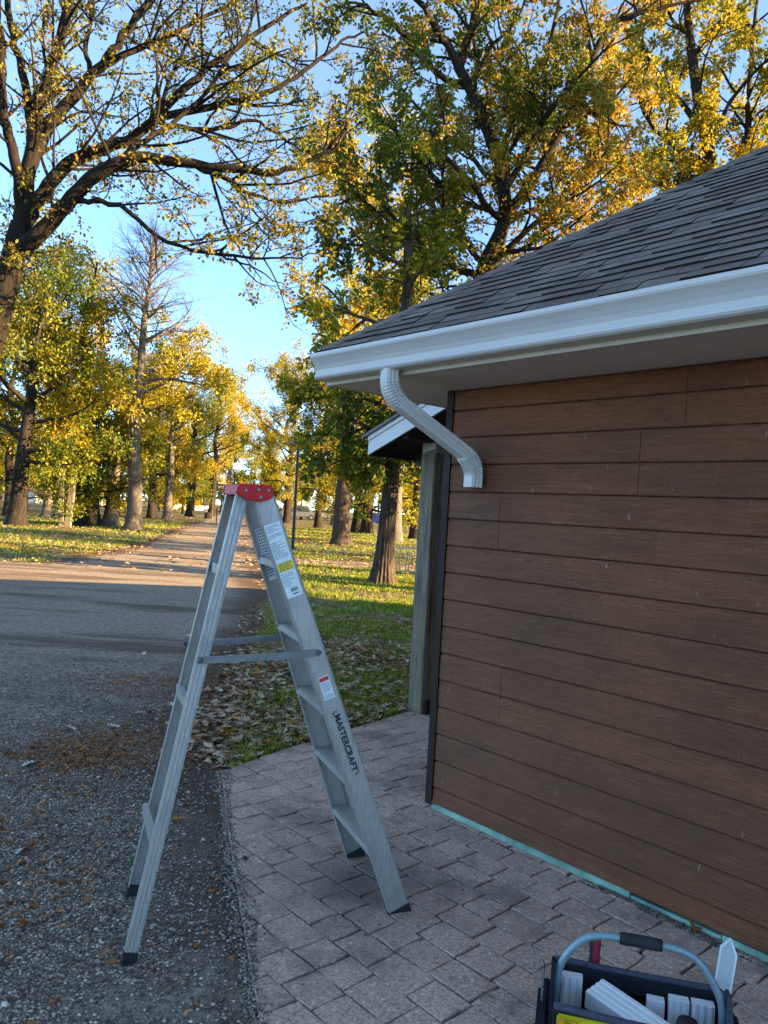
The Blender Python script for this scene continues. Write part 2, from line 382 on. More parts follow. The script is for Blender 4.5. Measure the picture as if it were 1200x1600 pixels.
M_SOFFIT = n.fin(n.mix(n.ramp(d, [(0.12, 0.12), (0.2, 0.0)]), (0.66, 0.61, 0.58), (0.28, 0.26, 0.25)), 0.5, 0.4)
M_FOAM = plain("mint_foam", (0.24, 0.4, 0.32), 0.85, 0.2, 0, 0.4, 8, 0.4)
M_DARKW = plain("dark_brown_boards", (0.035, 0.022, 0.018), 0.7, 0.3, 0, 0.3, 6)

# carcass and siding
mb = MB(); mb.box(0.03, BL, 0.03, BD, 0.05, ZS + 0.02); mb.build("wall", M_DARKW, bld)
rng = random.Random(11)
mb = MB()
EXP = 0.1475
z_ref = 1.772
zr = []
z = z_ref
while z > 0.06: z -= EXP
z0 = z
JO = {1: [], }
# vertical joints read off the photograph, each spanning two rows (x along wall, row counted from z_ref line)
def rowz(k): return z_ref + k * EXP
joints = {}
for (x, ks) in ((1.36, (2, 3)), (1.16, (0, 1)), (0.39, (-1, -2)), (0.46, (-7, -8)), (1.95, (-3, -4)), (2.35, (-5, -6)), (2.6, (-9, -10))):
    for k in ks: joints.setdefault(k, []).append(x)
k = int(math.floor((0.058 - z_ref) / EXP))
kk = k
while rowz(kk) < ZS:
    za, zb = max(rowz(kk), 0.058), min(rowz(kk + 1), ZS - 0.002)
    xs_ = [0.028] + sorted(joints.get(kk, [])) + [4.6 + (kk % 2) * 0.7, 7.2 + (kk % 3) * 0.4, BL]
    for xa, xb in zip(xs_[:-1], xs_[1:]):
        xa += 0.0015; xb -= 0.0015
        pr = [(-0.001, za), (-0.014, za + 0.0025), (-0.018, za + 0.007), (-0.016, zb - 0.013), (-0.010, zb - 0.0045), (-0.003, zb - 0.001), (0.028, zb), (0.028, za)]
        mb.prism([(xa, y, z) for y, z in pr], (xb - xa, 0, 0))
    # end wall boards
    xa, xb = 0.05, BD
    mb.prism([(y, xa, z) for y, z in pr], (0, xb - xa, 0))
    kk += 1
mb.build("siding", M_SIDING, bld)
mb = MB()
mb.prism([(-0.022, -0.024, 0.05), (0.026, -0.024, 0.05), (0.026, -0.0195, 0.05), (-0.017, -0.0195, 0.05), (-0.017, 0.045, 0.05), (-0.022, 0.045, 0.05)], (0, 0, ZS - 0.052))
for i in range(7):
    mb.lathe([(0.0035, 0), (0.003, 0.002), (0.001, 0.0025)], 8, (0, 0, 0)) if False else None
mb.build("corner_trim", M_TRIM, bld)
mb = MB(); mb.box(0.012, 1.22, -0.006, 0.02, -0.01, 0.0565); mb.box(1.225, 1.62, -0.003, 0.02, -0.01, 0.042); mb.box(1.625, BL, -0.005, 0.02, -0.01, 0.050)
foam = mb.build("foam_strip", M_FOAM, bld)

# soffit, fascia
mb = MB()
mb.box(-OV + 0.022, BL + OV, -OV + 0.022, 0.028, ZS, ZS + 0.015)
mb.box(-OV + 0.022, 0.028, 0.0285, BD + OV, ZS + 0.0004, ZS + 0.015)
mb.build("soffit", M_SOFFIT, bld)
mb = MB()
mb.box(-OV, BL + OV, -OV, -OV + 0.02, ZS - 0.003, ZF)
mb.box(-OV, -OV + 0.02, -OV + 0.0205, BD + OV, ZS - 0.003, ZF)
mb.box(-OV, BL + OV, BD + OV - 0.02, BD + OV, ZS - 0.003, ZF)
mb.build("fascia", plain("fascia_white", (0.5, 0.47, 0.4), 0.45, 0.4, 0, 0.05, 4), bld, 0.002)

# roof deck + laminated shingles
E0 = OV + 0.05
RX0, RX1, RY0, RY1 = -E0, BL + E0, -E0, BD + E0
half = (RY1 - RY0) / 2; ZR0 = ZF + 0.028; ZRT = ZR0 + half * PITCH
mb = MB()
P = [(RX0, RY0, ZR0), (RX1, RY0, ZR0), (RX1, RY1, ZR0), (RX0, RY1, ZR0), (RX0 + half, RY0 + half, ZRT), (RX1 - half, RY0 + half, ZRT)]
P2 = [(x, y, z - 0.02) for x, y, z in P[:4]]
mb.add(P + P2, [(0,1,5,4), (1,2,5), (2,3,4,5), (3,0,4), (6,7,1,0), (7,8,2,1), (8,9,3,2), (9,6,0,3), (9,8,7,6)])
n = N("shingle")
gr = n.noise(260, 3, 0.8); bl = n.noise(2.4, 4, 0.6)
col = n.ramp(n.rnd(), [(0.0, (0.055, 0.033, 0.025)), (0.5, (0.105, 0.068, 0.052)), (1.0, (0.165, 0.113, 0.09))])
gr2 = n.noise(70, 4, 0.8)
col = n.mix(n.ramp(gr, [(0.38, 0.6), (0.62, 0.0)]), col, (0.03, 0.024, 0.02))
col = n.mix(n.ramp(gr2, [(0.5, 0.0), (0.72, 0.4)]), col, (0.22, 0.18, 0.16))
col = n.mix(n.ramp(bl, [(0.46, 0.0), (0.7, 0.45)]), col, (0.22, 0.195, 0.19))
n.bump(gr, 0.6, 0.004)
M_SHING = n.fin(col, 0.55, 0.55)
roof = mb.build("roof", M_SHING, bld)
M_BUTT = plain("shingle_cut_edge", (0.022, 0.018, 0.016), 0.9, 0.1)
rng = random.Random(21)
mb = MB()
sl = math.sqrt(1 + PITCH**2); EX = 0.088
cy_, cz_ = 1/sl, PITCH/sl       # along slope unit (y,z)
def shingle_course(mb, j, side):
    d0 = j * EX; y0 = d0 * cy_
    lo = RX0 + y0 if side == 'front' else RY0 + y0
    hi = (min(RX1 - y0, 5.2)) if side == 'front' else (RY1 - y0)
    x = lo - rng.uniform(0, .2)
    while x < hi:
        wd = rng.uniform(0.09, 0.27)
        xa, xb = max(x, lo + 0.01), min(x + wd - 0.003, hi - 0.01)
        x += wd
        if xb - xa < 0.02: continue
        th = rng.choice((0.006, 0.0105, 0.012)) + rng.uniform(-.001, .001)
        dlo = d0 + rng.uniform(-0.004, 0.004); dhi = d0 + EX * 1.25
        pts = []
        for (dd, t, b) in ((dlo, th, 1), (dhi, 0.002, 1), (dhi, -0.001, 0), (dlo, -0.001, 0)):
            pts.append((dd * cy_ - t * cz_, ZR0 + dd * cz_ + t * cy_))
        # upper edge must not cross the hip
        sh = (dhi - d0) * cy_
        xa2, xb2 = max(xa, lo + sh), xb
        if xb2 - xa2 < 0.01: xa2 = xb2 - 0.01
        V = []
        for i, (yy, zz) in enumerate(pts):
            a_, b_ = (xa, xb) if i in (0, 3) else (xa2, xb2)
            for xx in (a_, b_):
                V.append((xx, RY0 + yy, zz) if side == 'front' else (RX0 + yy, xx, zz))
        mb.m = 0; mb.add(V, [(0,1,3,2), (2,3,5,4), (6,7,5,4)[::-1]])
        mb.m = 1; mb.add(V, [(0,1,7,6)[::-1], (0,2,4,6), (1,3,5,7)]); mb.m = 0
for j in range(int(half * sl / EX)): shingle_course(mb, j, 'front')
for j in range(int(half * sl / EX)): shingle_course(mb, j, 'end')
mb.build("shingles", [M_SHING, M_BUTT], roof)
mb = MB()      # hip caps
L = half * math.sqrt(2 + PITCH**2); hd = np.array([1, 1, PITCH]) / math.sqrt(2 + PITCH**2)
sd1 = np.array([1, -1, 0]) / math.sqrt(2)
k_ = 0.02
while k_ < L:
    c0 = np.array([RX0, RY0, ZR0]) + hd * k_; c1 = c0 + hd * 0.22
    lo, hi = 0.004, 0.016
    V = []
    for c, h in ((c0, hi), (c1, lo)):
        for d, zz in (((1, 0, 0), 0.0), ((0, 0, 0), 0.006), ((0, 1, 0), 0.0)):
            p = c + np.array(d) * 0.11
            V.append(p + [0, 0, h + zz]); V.append(p - [0, 0, 0.004])
    mb.add(V, [(0,2,8,6), (2,4,10,8), (0,2,3,1), (2,4,5,3), (6,8,9,7), (8,10,11,9), (0,6,7,1), (4,10,11,5)])
    k_ += 0.135
mb.build("hip_cap", M_SHING, roof)

# K-style gutter with end cap, downspout elbowed back to the wall
gp = [(0, 0.118), (0, 0.0), (0.072, 0.0), (0.083, 0.006), (0.088, 0.014), (0.086, 0.023), (0.080, 0.028), (0.083, 0.045), (0.092, 0.064), (0.106, 0.083), (0.117, 0.095), (0.122, 0.1), (0.125, 0.108), (0.124, 0.122), (0.118, 0.1245), (0.112, 0.122), (0.112, 0.116)]
gin = [(a - 0.003 if a > 0.01 else a + 0.003, b + (0.003 if b < 0.003 else 0.0)) for a, b in gp][::-1]
ZG = ZF - 0.129; YG = -OV - 0.0015
mb = MB()
V = []; F = []
secs = (-OV + 0.006, BL + OV)
ring = [(-a + YG, b * 1.1 + ZG) for a, b in gp + gin]
nr = len(ring)
for x in secs: V += [(x, y, z) for y, z in ring]
F = [(i, (i+1) % nr, nr + (i+1) % nr, nr + i) for i in range(nr)]
mb.add(V, F)
gut = mb.build("gutter", M_WHITE, bld, smooth=False)
mb = MB()
cap = [(-a + YG, b * 1.1 + ZG) for a, b in gp[:14]]
mb.prism([(-OV + 0.0035, y, z) for y, z in cap], (0.002, 0, 0))
capo = [((y - (YG - 0.06)) * 1.03 + (YG - 0.06), (z - (ZG + .06)) * 1.03 + ZG + .06) for y, z in cap]
mb.prism([(-OV + 0.0015, y, z) for y, z in capo], (0.0018, 0, 0))
mb.build("end_cap", M_WHITE, gut)
def downspout():
    A = np.array([0.075, YG - 0.044, ZG + 0.004]); B = np.array([0.075, YG - 0.044, 2.225]); Cc = np.array([0.235, -0.062, 1.935]); D = np.array([0.235, -0.062, 1.795])
    def fil(P, Q, R, r, n):
        a = (P - Q) / np.linalg.norm(P - Q); b = (R - Q) / np.linalg.norm(R - Q)
        p0 = Q + a * r; p1 = Q + b * r
        return [(1-t)**2*p0 + 2*t*(1-t)*Q + t*t*p1 for t in np.linspace(0, 1, n)]
    e1 = fil(A, B, Cc, 0.085, 46); e2 = fil(B, Cc, D, 0.085, 46)
    pts = [A] + e1 + e2 + [D]; fl = [0] + [1]*len(e1) + [2]*len(e2) + [0]
    pts = np.array(pts)
    T = np.gradient(pts, axis=0); T /= np.linalg.norm(T, axis=1)[:, None]
    h = Cc - B; h[2] = 0; h /= np.linalg.norm(h)                # horizontal heading of the run
    S = np.cross(h, [0, 0, 1]); S /= np.linalg.norm(S)          # sideways
    hw, hd_ = 0.047, 0.034
    prof = []
    def side(p, q, k, amp, nrm):
        for i in range(k):
            t = i / k; o = amp * (1 if (i % 4) in (1, 2) else -1) if 0 < i else 0
            prof.append((p[0] + (q[0]-p[0])*t + nrm[0]*o, p[1] + (q[1]-p[1])*t + nrm[1]*o))
    c = 0.004
    side((-hw + c, -hd_), (hw - c, -hd_), 16, 0.0012, (0, -1)); side((hw, -hd_ + c), (hw, hd_ - c), 12, 0.0012, (1, 0))
    side((hw - c, hd_), (-hw + c, hd_), 16, 0.0012, (0, 1)); side((-hw, hd_ - c), (-hw, -hd_ + c), 12, 0.0012, (-1, 0))
    prof = np.array(prof); n = len(prof)
    V = []
    for i, p in enumerate(pts):
        M = np.cross(T[i], S)                                   # inner/outer direction of the bends
        pl = 0.0
        if fl[i]:
            j = i - 1 if fl[i] == 1 else i - 1 - len(e1)
            env = min(1.0, max(0, 1 - abs(j - 22.5) / 21.0) * 3)
            pl = (0.0075 if (j // 2) % 2 else -0.0035) * env
        inner = 1 if fl[i] == 1 else -1
        for (a, b) in prof:
            wgt = 0.5 + 0.5 * np.clip(b * inner * (-1) / hd_, -1, 1) * 0.8
            V.append(p + S * (a + np.sign(a) * pl * 0.5) + M * (b + np.sign(b) * pl * wgt))
    Q = []
    for i in range(len(pts) - 1):
        for j in range(n): Q.append((i*n + j, i*n + (j+1) % n, (i+1)*n + (j+1) % n, (i+1)*n + j))
    mb = MB(); mb.add(V, Q)
    # dark inside of the open end
    e = len(pts) - 1
    inn = [np.array(V[e*n + j]) * 0 + pts[e] + (np.array(V[e*n + j]) - pts[e]) * 0.94 for j in range(n)]
    mb.add([V[e*n + j] for j in range(n)] + inn + [q + np.array([0, 0, 0.1]) for q in inn],
           [(j, (j+1) % n, n + (j+1) % n, n + j) for j in range(n)] + [(n + j, n + (j+1) % n, 2*n + (j+1) % n, 2*n + j) for j in range(n)] + [tuple(range(2*n, 3*n))])
    mb.build("downspout", M_WHITE, gut)
downspout()

# lean-to porch on the end wall: post, bracket, beam, rake board, roof
n = N("weathered_post"); co = n.map((8, 8, 0.35)); f = n.noise(9, 6, 0.7, co, 0.5); f2 = n.noise(40, 3, 0.6, co)
ck = n.noise(3.2, 2, 0.5, n.map((7, 7, 0.25)))
col = n.ramp(f, [(0.32, (0.06, 0.048, 0.034)), (0.48, (0.2, 0.165, 0.118)), (0.68, (0.36, 0.305, 0.22))])
low = n.ramp(n.new("ShaderNodeSeparateXYZ").outputs[2], [(0, 0.0), (1, 0.0)])
col = n.mix(n.ramp(ck, [(0.33, 0.85), (0.38, 0.0)]), col, (0.02, 0.018, 0.015))
col = n.mix(n.ramp(n.noise(1.3, 3), [(0.45, 0.0), (0.7, 0.35)]), col, (0.09, 0.1, 0.06))
n.bump(n.math('ADD', f, f2), 0.9, 0.008)
M_POST = n.fin(col, 0.85, 0.2)
PX, PY = -1.505, 1.40
PS = 0.386
def pz(x): return 2.10 + PS * (x + 1.86)      # underside line of the porch rake
y0p, y1p = 1.0, 9.0
def post(px, py):
    mb = MB(); h = 0.08
    for (zz0, zz1) in ((0.02, pz(PX) - 0.02),):
        mb.box(px - h, px + h, py - h, py + h, zz0, zz1)
    p = mb.build("porch_post", M_POST, bld, 0.007, 2)
    mb = MB()
    zt_ = pz(PX) - 0.018
    mb.prism([(px - 0.06, py - h - 0.0035, zt_), (px + h, py - h - 0.0035, zt_), (px + h, py - h - 0.0035, zt_ - 0.045), (px - 0.06, py - h - 0.0035, zt_ - 0.08)], (0, 0.003, 0))
    mb.box(px + h + 0.001, px + h + 0.004, py - h, py + h, zt_ - 0.08, zt_)
    mb.build("bracket", plain("galvanised_bracket", (0.55, 0.56, 0.57), 0.4, 0.5, 0.6), p)
    mb = MB(); mb.box(px + h + 0.001, px + h + 0.03, py - 0.05, py + 0.05, 0.02, 0.14)
    mb.build("base_plate", M_TRIM, p)
post(PX, PY); post(PX, 8.5)
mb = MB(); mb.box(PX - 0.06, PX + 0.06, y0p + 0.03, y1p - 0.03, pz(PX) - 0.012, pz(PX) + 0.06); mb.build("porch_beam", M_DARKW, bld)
xe, xi = -1.86, -0.17
mb = MB()
mb.prism([(xe, y0p - 0.02, pz(xe)), (xi, y0p - 0.02, pz(xi)), (xi, y0p - 0.02, pz(xi) + 0.15), (xe, y0p - 0.02, pz(xe) + 0.15)], (0, 0.02, 0))
mb.prism([(xe, y0p - 0.03, pz(xe) + 0.115), (xi, y0p - 0.03, pz(xi) + 0.115), (xi, y0p - 0.03, pz(xi) + 0.152), (xe, y0p - 0.03, pz(xe) + 0.152)], (0, 0.0095, 0))
mb.build("rake_board", M_WHITE, bld)
mb = MB(); mb.box(xe - 0.02, xe, y0p + 0.0005, y1p, pz(xe) - 0.004, pz(xe) + 0.145)
mb.prism([(xe - 0.0205, y0p - 0.03, pz(xe) - 0.004), (xe - 0.0005, y0p - 0.03, pz(xe) - 0.004), (xe - 0.0005, y0p - 0.03, pz(xe) + 0.15), (xe - 0.0205, y0p - 0.03, pz(xe) + 0.145)], (0, 0.03, 0)) if False else None
mb.build("porch_fascia", M_DARKW, bld)
mb = MB()
mb.prism([(xe - 0.05, y0p - 0.05, pz(xe - 0.05) + 0.153), (xi, y0p - 0.05, pz(xi) + 0.153), (xi, y0p - 0.05, pz(xi) + 0.178), (xe - 0.05, y0p - 0.05, pz(xe - 0.05) + 0.178)], (0, y1p - y0p + 0.1, 0))
mb.build("porch_roof", M_SHING, bld)
mb = MB()
x = xe + 0.004
while x < -0.02:
    x2 = min(x + 0.14, -0.02)
    mb.prism([(x, y0p + 0.001, pz(x) + 0.05), (x2 - 0.006, y0p + 0.001, pz(x2) + 0.05), (x2 - 0.006, y0p + 0.001, pz(x2) + 0.07), (x, y0p + 0.001, pz(x) + 0.07)], (0, y1p - y0p, 0))
    x = x2
mb.prism([(xe + .002, PY + 0.12, pz(xe) - 0.05), (-0.03, PY + 0.12, pz(xe) - 0.05), (-0.03, PY + 0.12, pz(-0.03) + 0.045), (xe + .002, PY + 0.12, pz(xe) + 0.045)], (0, 0.02, 0))
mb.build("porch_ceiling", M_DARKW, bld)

# ------------------------------------------------------------------ step ladder
def text_mesh(body, size, ext=0.0004, shear=0.0, offset=0.0, space=1.0):
    c = bpy.data.curves.new("lettering", 'FONT'); c.body = body; c.size = size; c.extrude = ext; c.shear = shear; c.offset = offset
    c.space_character = space; c.align_x = 'CENTER'; c.align_y = 'CENTER'; c.resolution_u = 4
    o = bpy.data.objects.new("lettering", c); COL.objects.link(o)
    bpy.context.view_layer.update()
    me = bpy.data.meshes.new_from_object(o.evaluated_get(bpy.context.evaluated_depsgraph_get()))
    bpy.data.objects.remove(o); me.materials.clear(); return me
n = N("ladder_aluminium")
br = n.noise(30, 4, 0.7, n.map((6, 6, 0.35))); sm = n.noise(5, 4, 0.6); sc_ = n.noise(14, 5, 0.75, n.map((1, 1, 0.5)))
col = n.ramp(br, [(0.3, (0.29, 0.275, 0.26)), (0.7, (0.45, 0.43, 0.405))])
col = n.mix(n.ramp(sm, [(0.5, 0.0), (0.75, 0.5)]), col, (0.2, 0.195, 0.19))
col = n.mix(n.ramp(sc_, [(0.68, 0.0), (0.76, 0.55)]), col, (0.13, 0.125, 0.12))
n.bump(br, 0.12, 0.002)
M_ALU = n.fin(col, n.ramp(sm, [(0.3, 0.36), (0.7, 0.56)]), 0.5, 0.35)
M_STEEL = plain("zinc_steel", (0.2, 0.225, 0.235), 0.4, 0.5, 0.5, 0.15, 14)
M_RED = plain("red_plastic", (0.5, 0.010, 0.012), 0.45, 0.25, 0, 0.14, 12)
M_RUB = plain("black_rubber", (0.02, 0.02, 0.022), 0.7, 0.3, 0, 0.3, 20)
M_LABEL = plain("label_white", (0.68, 0.74, 0.76), 0.4, 0.4, 0, 0.06, 20)
M_INK = plain("label_ink", (0.03, 0.04, 0.05), 0.6, 0.2)
M_YLAB = plain("label_yellow", (0.72, 0.6, 0.02), 0.45, 0.4, 0, 0.05)
M_RLAB = plain("label_red", (0.55, 0.03, 0.03), 0.45, 0.4, 0, 0.05)
LROT = math.atan2(0.385, 0.923)
lad = empty("step_ladder", (-0.405, 3.165, 0), LROT)
tag(lad, "silver aluminium step ladder with red top cap standing open on gravel and paving", "ladder")
ZT = 1.672; YC = -0.042; YB = -0.030
def rail(x0, x1, yw0, yw1, sgn, wd, fl, th=0.003, z0=0.03, z1=ZT):
    """C channel, web outwards; sgn -1 near side, +1 far side"""
    p0 = np.array([x0, sgn * yw0 + (YB if x0 < 0 else 0), z0]); p1 = np.array([x1, sgn * yw1 + YC, z1])
    t = (p1 - p0) / np.linalg.norm(p1 - p0); q = np.cross([0, 1, 0], t); q /= np.linalg.norm(q); f = np.cross(t, q); f /= np.linalg.norm(f)
    if f[1] * sgn > 0: f = -f
    pr = [(-wd/2, 0), (wd/2, 0), (wd/2, fl), (wd/2 - th, fl), (wd/2 - th, th), (-wd/2 + th, th), (-wd/2 + th, fl), (-wd/2, fl)]
    mb = MB(); mb.prism([p0 + q*a + f*b for a, b in pr], p1 - p0)
    return mb, p0, p1, t, q, f
FX0, FX1, RX0_, RX1_ = 0.495, -0.135, -0.548, -0.215
FY0, FY1, RY0_, RY1_ = 0.27, 0.117, 0.25, 0.108
FW, RW = 0.086, 0.046
rails = {}
for nm, (xa, xb, ya, yb, wd, fl) in (("front_rail", (FX0, FX1, FY0, FY1, FW, 0.028)), ("rear_rail", (RX0_, RX1_, RY0_, RY1_, RW, 0.024))):
    for sg in (-1, 1):
        if nm == "rear_rail" and sg == 1: xa += 0.05
        mb, p0, p1, t, q, f = rail(xa, xb, ya, yb, sg, wd, fl)
        if nm == "rear_rail":     # rolled ribs on the web
            for a in (-0.016, 0.0, 0.016):
                mb.prism([p0 + q*(a - .003) - f*0.0, p0 + q*a - f*0.0022, p0 + q*(a + .003) - f*0.0], p1 - p0)
        if nm == "front_rail":
            for a in (-wd/2 + 0.004, wd/2 - 0.004):
                mb.prism([p0 + q*(a - .004), p0 + q*a - f*0.002, p0 + q*(a + .004)], p1 - p0)
        r = mb.build(nm, M_ALU, lad); rails[(nm, sg)] = (r, p0, p1, t, q, f)
        fb = MB(); c0 = p0 - t * 0.0
        A_, B_ = p0 + q*(-wd/2 - .003) - f*.003, p0 + q*(wd/2 + .003) - f*.003; lowz = 0.001
        fb.prism([A_ - t * ((A_[2] - lowz) / t[2]), B_ - t * ((B_[2] - lowz) / t[2]), B_ + t * 0.016, A_ + t * 0.016], f * (fl + .005))
        for k in range(4):
            a_ = -wd/2 + wd * (k + .5) / 4; pb = p0 + q*a_ - f*0.0045; pb = pb - t * ((pb[2] - 0.016) / t[2])
            fb.obox(pb, np.array([0.005, 0, 0]), f*0.002, np.array([0, 0, 0.011]))
        foot = fb.build("rubber_foot", M_RUB, r, 0.002)
def rx(front, z):
    k = (z - 0.03) / (ZT - 0.03)
    return (FX0 + (FX1-FX0)*k, FY0 + (FY1-FY0)*k, YC*k) if front else (RX0_ + (RX1_-RX0_)*k, RY0_ + (RY1_-RY0_)*k, YB + (YC-YB)*k)
for k in range(1, 6):
    z = 0.285 * k; x, y, c_ = rx(True, z)
    mb = MB(); hw_ = 0.040
    mb.box(x - hw_, x + hw_, c_ - y + 0.0035, c_ + y - 0.0035, z - 0.003, z)
    mb.box(x + hw_ - 0.003, x + hw_, c_ - y + 0.0035, c_ + y - 0.0035, z - 0.034, z - 0.0032)
    mb.box(x - hw_, x - hw_ + 0.003, c_ - y + 0.0035, c_ + y - 0.0035, z - 0.026, z - 0.0032)
    for j in range(7):
        a = x - hw_ + 0.012 + j * 0.011
        mb.box(a, a + 0.005, c_ - y + 0.005, c_ + y - 0.005, z - 0.0005, z + 0.0018)
    st = mb.build("step", M_ALU, lad)
    if False:    # knee braces under the two lowest steps
        for sg in (-1, 1):
            mb = MB()
            mb.tube([(x, c_ + sg*(y - 0.01), z - 0.14), (x, c_ + sg*(y - 0.15), z - 0.02)], 0.006, 6)
            mb.build("knee_brace", M_STEEL, st)
for z in (0.37, 0.87, 1.38):
    x, y, c_ = rx(False, z); mb = MB()
    mb.box(x - 0.004, x - 0.001, c_ - y + 0.003, c_ + y - 0.003, z - 0.02, z + 0.02)
    mb.box(x - 0.0005, x + 0.018, c_ - y + 0.003, c_ + y - 0.003, z + 0.017, z + 0.02)
    mb.build("rear_brace", M_ALU, lad)
for sg in (-1, 1):
    zf_, zr_ = 1.075, 1.055
    xf, yf, cf = rx(True, zf_); xr, yr, cr = rx(False, zr_)
    A = np.array([xr - 0.01, cr + sg*(yr + 0.009), zr_]); B = np.array([xf + 0.012, cf + sg*(yf + 0.007), zf_])
    Mx = A + (B - A) * 0.5 + np.array([0, 0, -0.004]); mb = MB()
    for (P, Q_) in ((A, Mx + (B-A)*0.06), (Mx - (B-A)*0.06, B)):
        d = (Q_ - P); off = 0.0 if P is A else 0.0035
        c = (P + Q_) / 2 + np.array([0, sg * off, 0]); u = d / np.linalg.norm(d); up = np.cross(u, [0, 1, 0]); up /= np.linalg.norm(up)
        mb.obox(c, d / 2, np.array([0, 1, 0]) * 0.0014, up * 0.0125)
        mb.obox(c + up * 0.0115 + np.array([0, sg*0.002, 0]), d / 2 * 0.93, np.array([0, 1, 0]) * 0.003, up * 0.0012)
        mb.obox(c - up * 0.0115 + np.array([0, sg*0.002, 0]), d / 2 * 0.93, np.array([0, 1, 0]) * 0.003, up * 0.0012)
    sp = mb.build("spreader_bar", M_STEEL, lad)
    def rivet(p, r, h, parent, m):
        p = np.array(p); V = []; n_ = 12; mb = MB()
        for (rr, hh) in ((r, 0), (r, h * .5), (r * .65, h)):
            for i in range(n_): V.append((p[0] + rr*math.cos(2*math.pi*i/n_), p[1] + sg*hh, p[2] + rr*math.sin(2*math.pi*i/n_)))
        mb.add(V, [(j*n_+i, j*n_+(i+1) % n_, (j+1)*n_+(i+1) % n_, (j+1)*n_+i) for j in range(2) for i in range(n_)] + [tuple(range(2*n_, 3*n_))])
        mb.build("rivet", m, parent)
    M_RIV = bpy.data.materials.get("dark_rivet") or plain("dark_rivet", (0.12, 0.12, 0.13), 0.4, 0.5, 0.7)
    rivet(A + [0, sg*.002, 0], .011, .008, sp, M_RIV); rivet(B + [0, sg*.004, 0], .011, .009, sp, M_RIV)
    for a in (-.05, -.018, .018, .05): rivet(Mx + (B-A)/np.linalg.norm(B-A)*a + [0, sg*.004, 0], .006, .004, sp, M_STEEL)
# red cap
cx0 = (FX1 + RX1_) / 2 + 0.002
prof = [(-0.072, 0.0), (-0.066, 0.022), (-0.058, 0.031), (0.06, 0.031), (0.068, 0.022), (0.074, -0.004), (0.070, -0.016), (0.052, -0.028), (0.025, -0.034), (-0.005, -0.034), (-0.035, -0.028), (-0.060, -0.016), (-0.071, -0.006)]
mb = MB()
mb.prism([(cx0 + a, -0.185, ZT + 0.016 + b) for a, b in prof], (0, 0.022, 0))
mb.prism([(cx0 + a, 0.082, ZT + 0.016 + b) for a, b in prof], (0, 0.022, 0))
mb.prism([(cx0 + a * 0.985, -0.1632, ZT + 0.016 + b) for a, b in [(-0.07, -0.012), (-0.067, 0.02), (-0.058, 0.0295), (0.06, 0.0295), (0.068, 0.02), (0.072, -0.012)]], (0, 0.2454, 0))
capo_ = mb.build("top_cap", M_RED, lad, 0.004, 2)
sg = -1
for a, b in ((-0.036, 0.004), (0.012, 0.010), (0.051, 0.009), (0.022, -0.018)):
    rivet((cx0 + a, -0.186, ZT + 0.016 + b), 0.0065, 0.004, capo_, M_STEEL)
# labels and lettering on the near front rail
r, p0, p1, t, q, f = rails[("front_rail", -1)]
def rp(s, a, d=0.0): return p0 + t * s + q * a - f * d
def plate(s0, s1, a0, a1, m, d0=0.0022, d1=0.0028, mb=None):
    own = mb is None; mb = mb or MB()
    mb.prism([rp(s0, a0, d0), rp(s0, a1, d0), rp(s1, a1, d0), rp(s1, a0, d0)], -f * (d1 - d0)); return mb
rngl = random.Random(3)
def small_print(mb, s_top, s_bot, a0, a1, step=0.0062, h=0.0022, d=0.0029):
    s = s_top
    while s > s_bot:
        if rngl.random() < 0.88:
            a = a0; end = a1 - rngl.random() ** 2 * (a1 - a0) * 0.6
            while a < end:
                wl = rngl.uniform(0.003, 0.011)
                plate(s - h, s, a, min(a + wl, end), None, d, d + 0.0002, mb); a += wl + 0.0022
        s -= step
lab = plate(1.355, 1.655, -0.036, 0.03, None).build("warning_label", M_LABEL, r)
mb = MB(); small_print(mb, 1.648, 1.512, -0.032, 0.026); mb.build("small_print", M_INK, lab); mb = MB(); small_print(mb, 1.452, 1.40, -0.032, 0.020, 0.008); mb.build("small_print", M_INK, lab); mb = MB()
a = -0.012
while a < 0.016:
    wl = rngl.choice((0.0012, 0.002, 0.003)); plate(1.377, 1.392, a, a + wl, None, 0.0029, 0.0031, mb); a += wl + rngl.choice((0.001, 0.0018))
mb.build("barcode", M_INK, lab); plate(1.366, 1.370, -0.01, 0.014, None, 0.0029, 0.0031).build("barcode_number", M_INK, lab)
yb_ = plate(1.462, 1.497, -0.034, 0.028, None, 0.0029, 0.0032).build("yellow_panel", M_YLAB, lab)
mb = MB(); small_print(mb, 1.494, 1.466, -0.030, 0.024, 0.008, 0.003, 0.0033)
# panel print is part of the same label
o = mb.build("small_print", M_INK, lab)
lab2 = plate(0.925, 1.02, -0.022, 0.022, None).build("danger_label", M_LABEL, r)
plate(1.0, 1.016, -0.020, 0.020, None, 0.0029, 0.0031).build("red_panel", M_RLAB, lab2)
mb = MB(); small_print(mb, 0.995, 0.93, -0.017, 0.018, 0.0068, 0.0022); mb.build("small_print", M_INK, lab2)
def letter(body, size, s, a, m, parent, name, along=True, **k):
    me = text_mesh(body, size, **k); o = obj(name, me, m, parent)
    X, Y = (-t, q) if along else (q, t)
    Z = np.cross(X, Y); p = rp(s, a, 0.0030)
    o.matrix_local = Matrix(((X[0], Y[0], Z[0], p[0]), (X[1], Y[1], Z[1], p[1]), (X[2], Y[2], Z[2], p[2]), (0, 0, 0, 1)))
    return o
letter("MASTERCRAFT", 0.035, 0.735, 0.004, M_INK, r, "lettering", offset=0.0011, space=1.05)
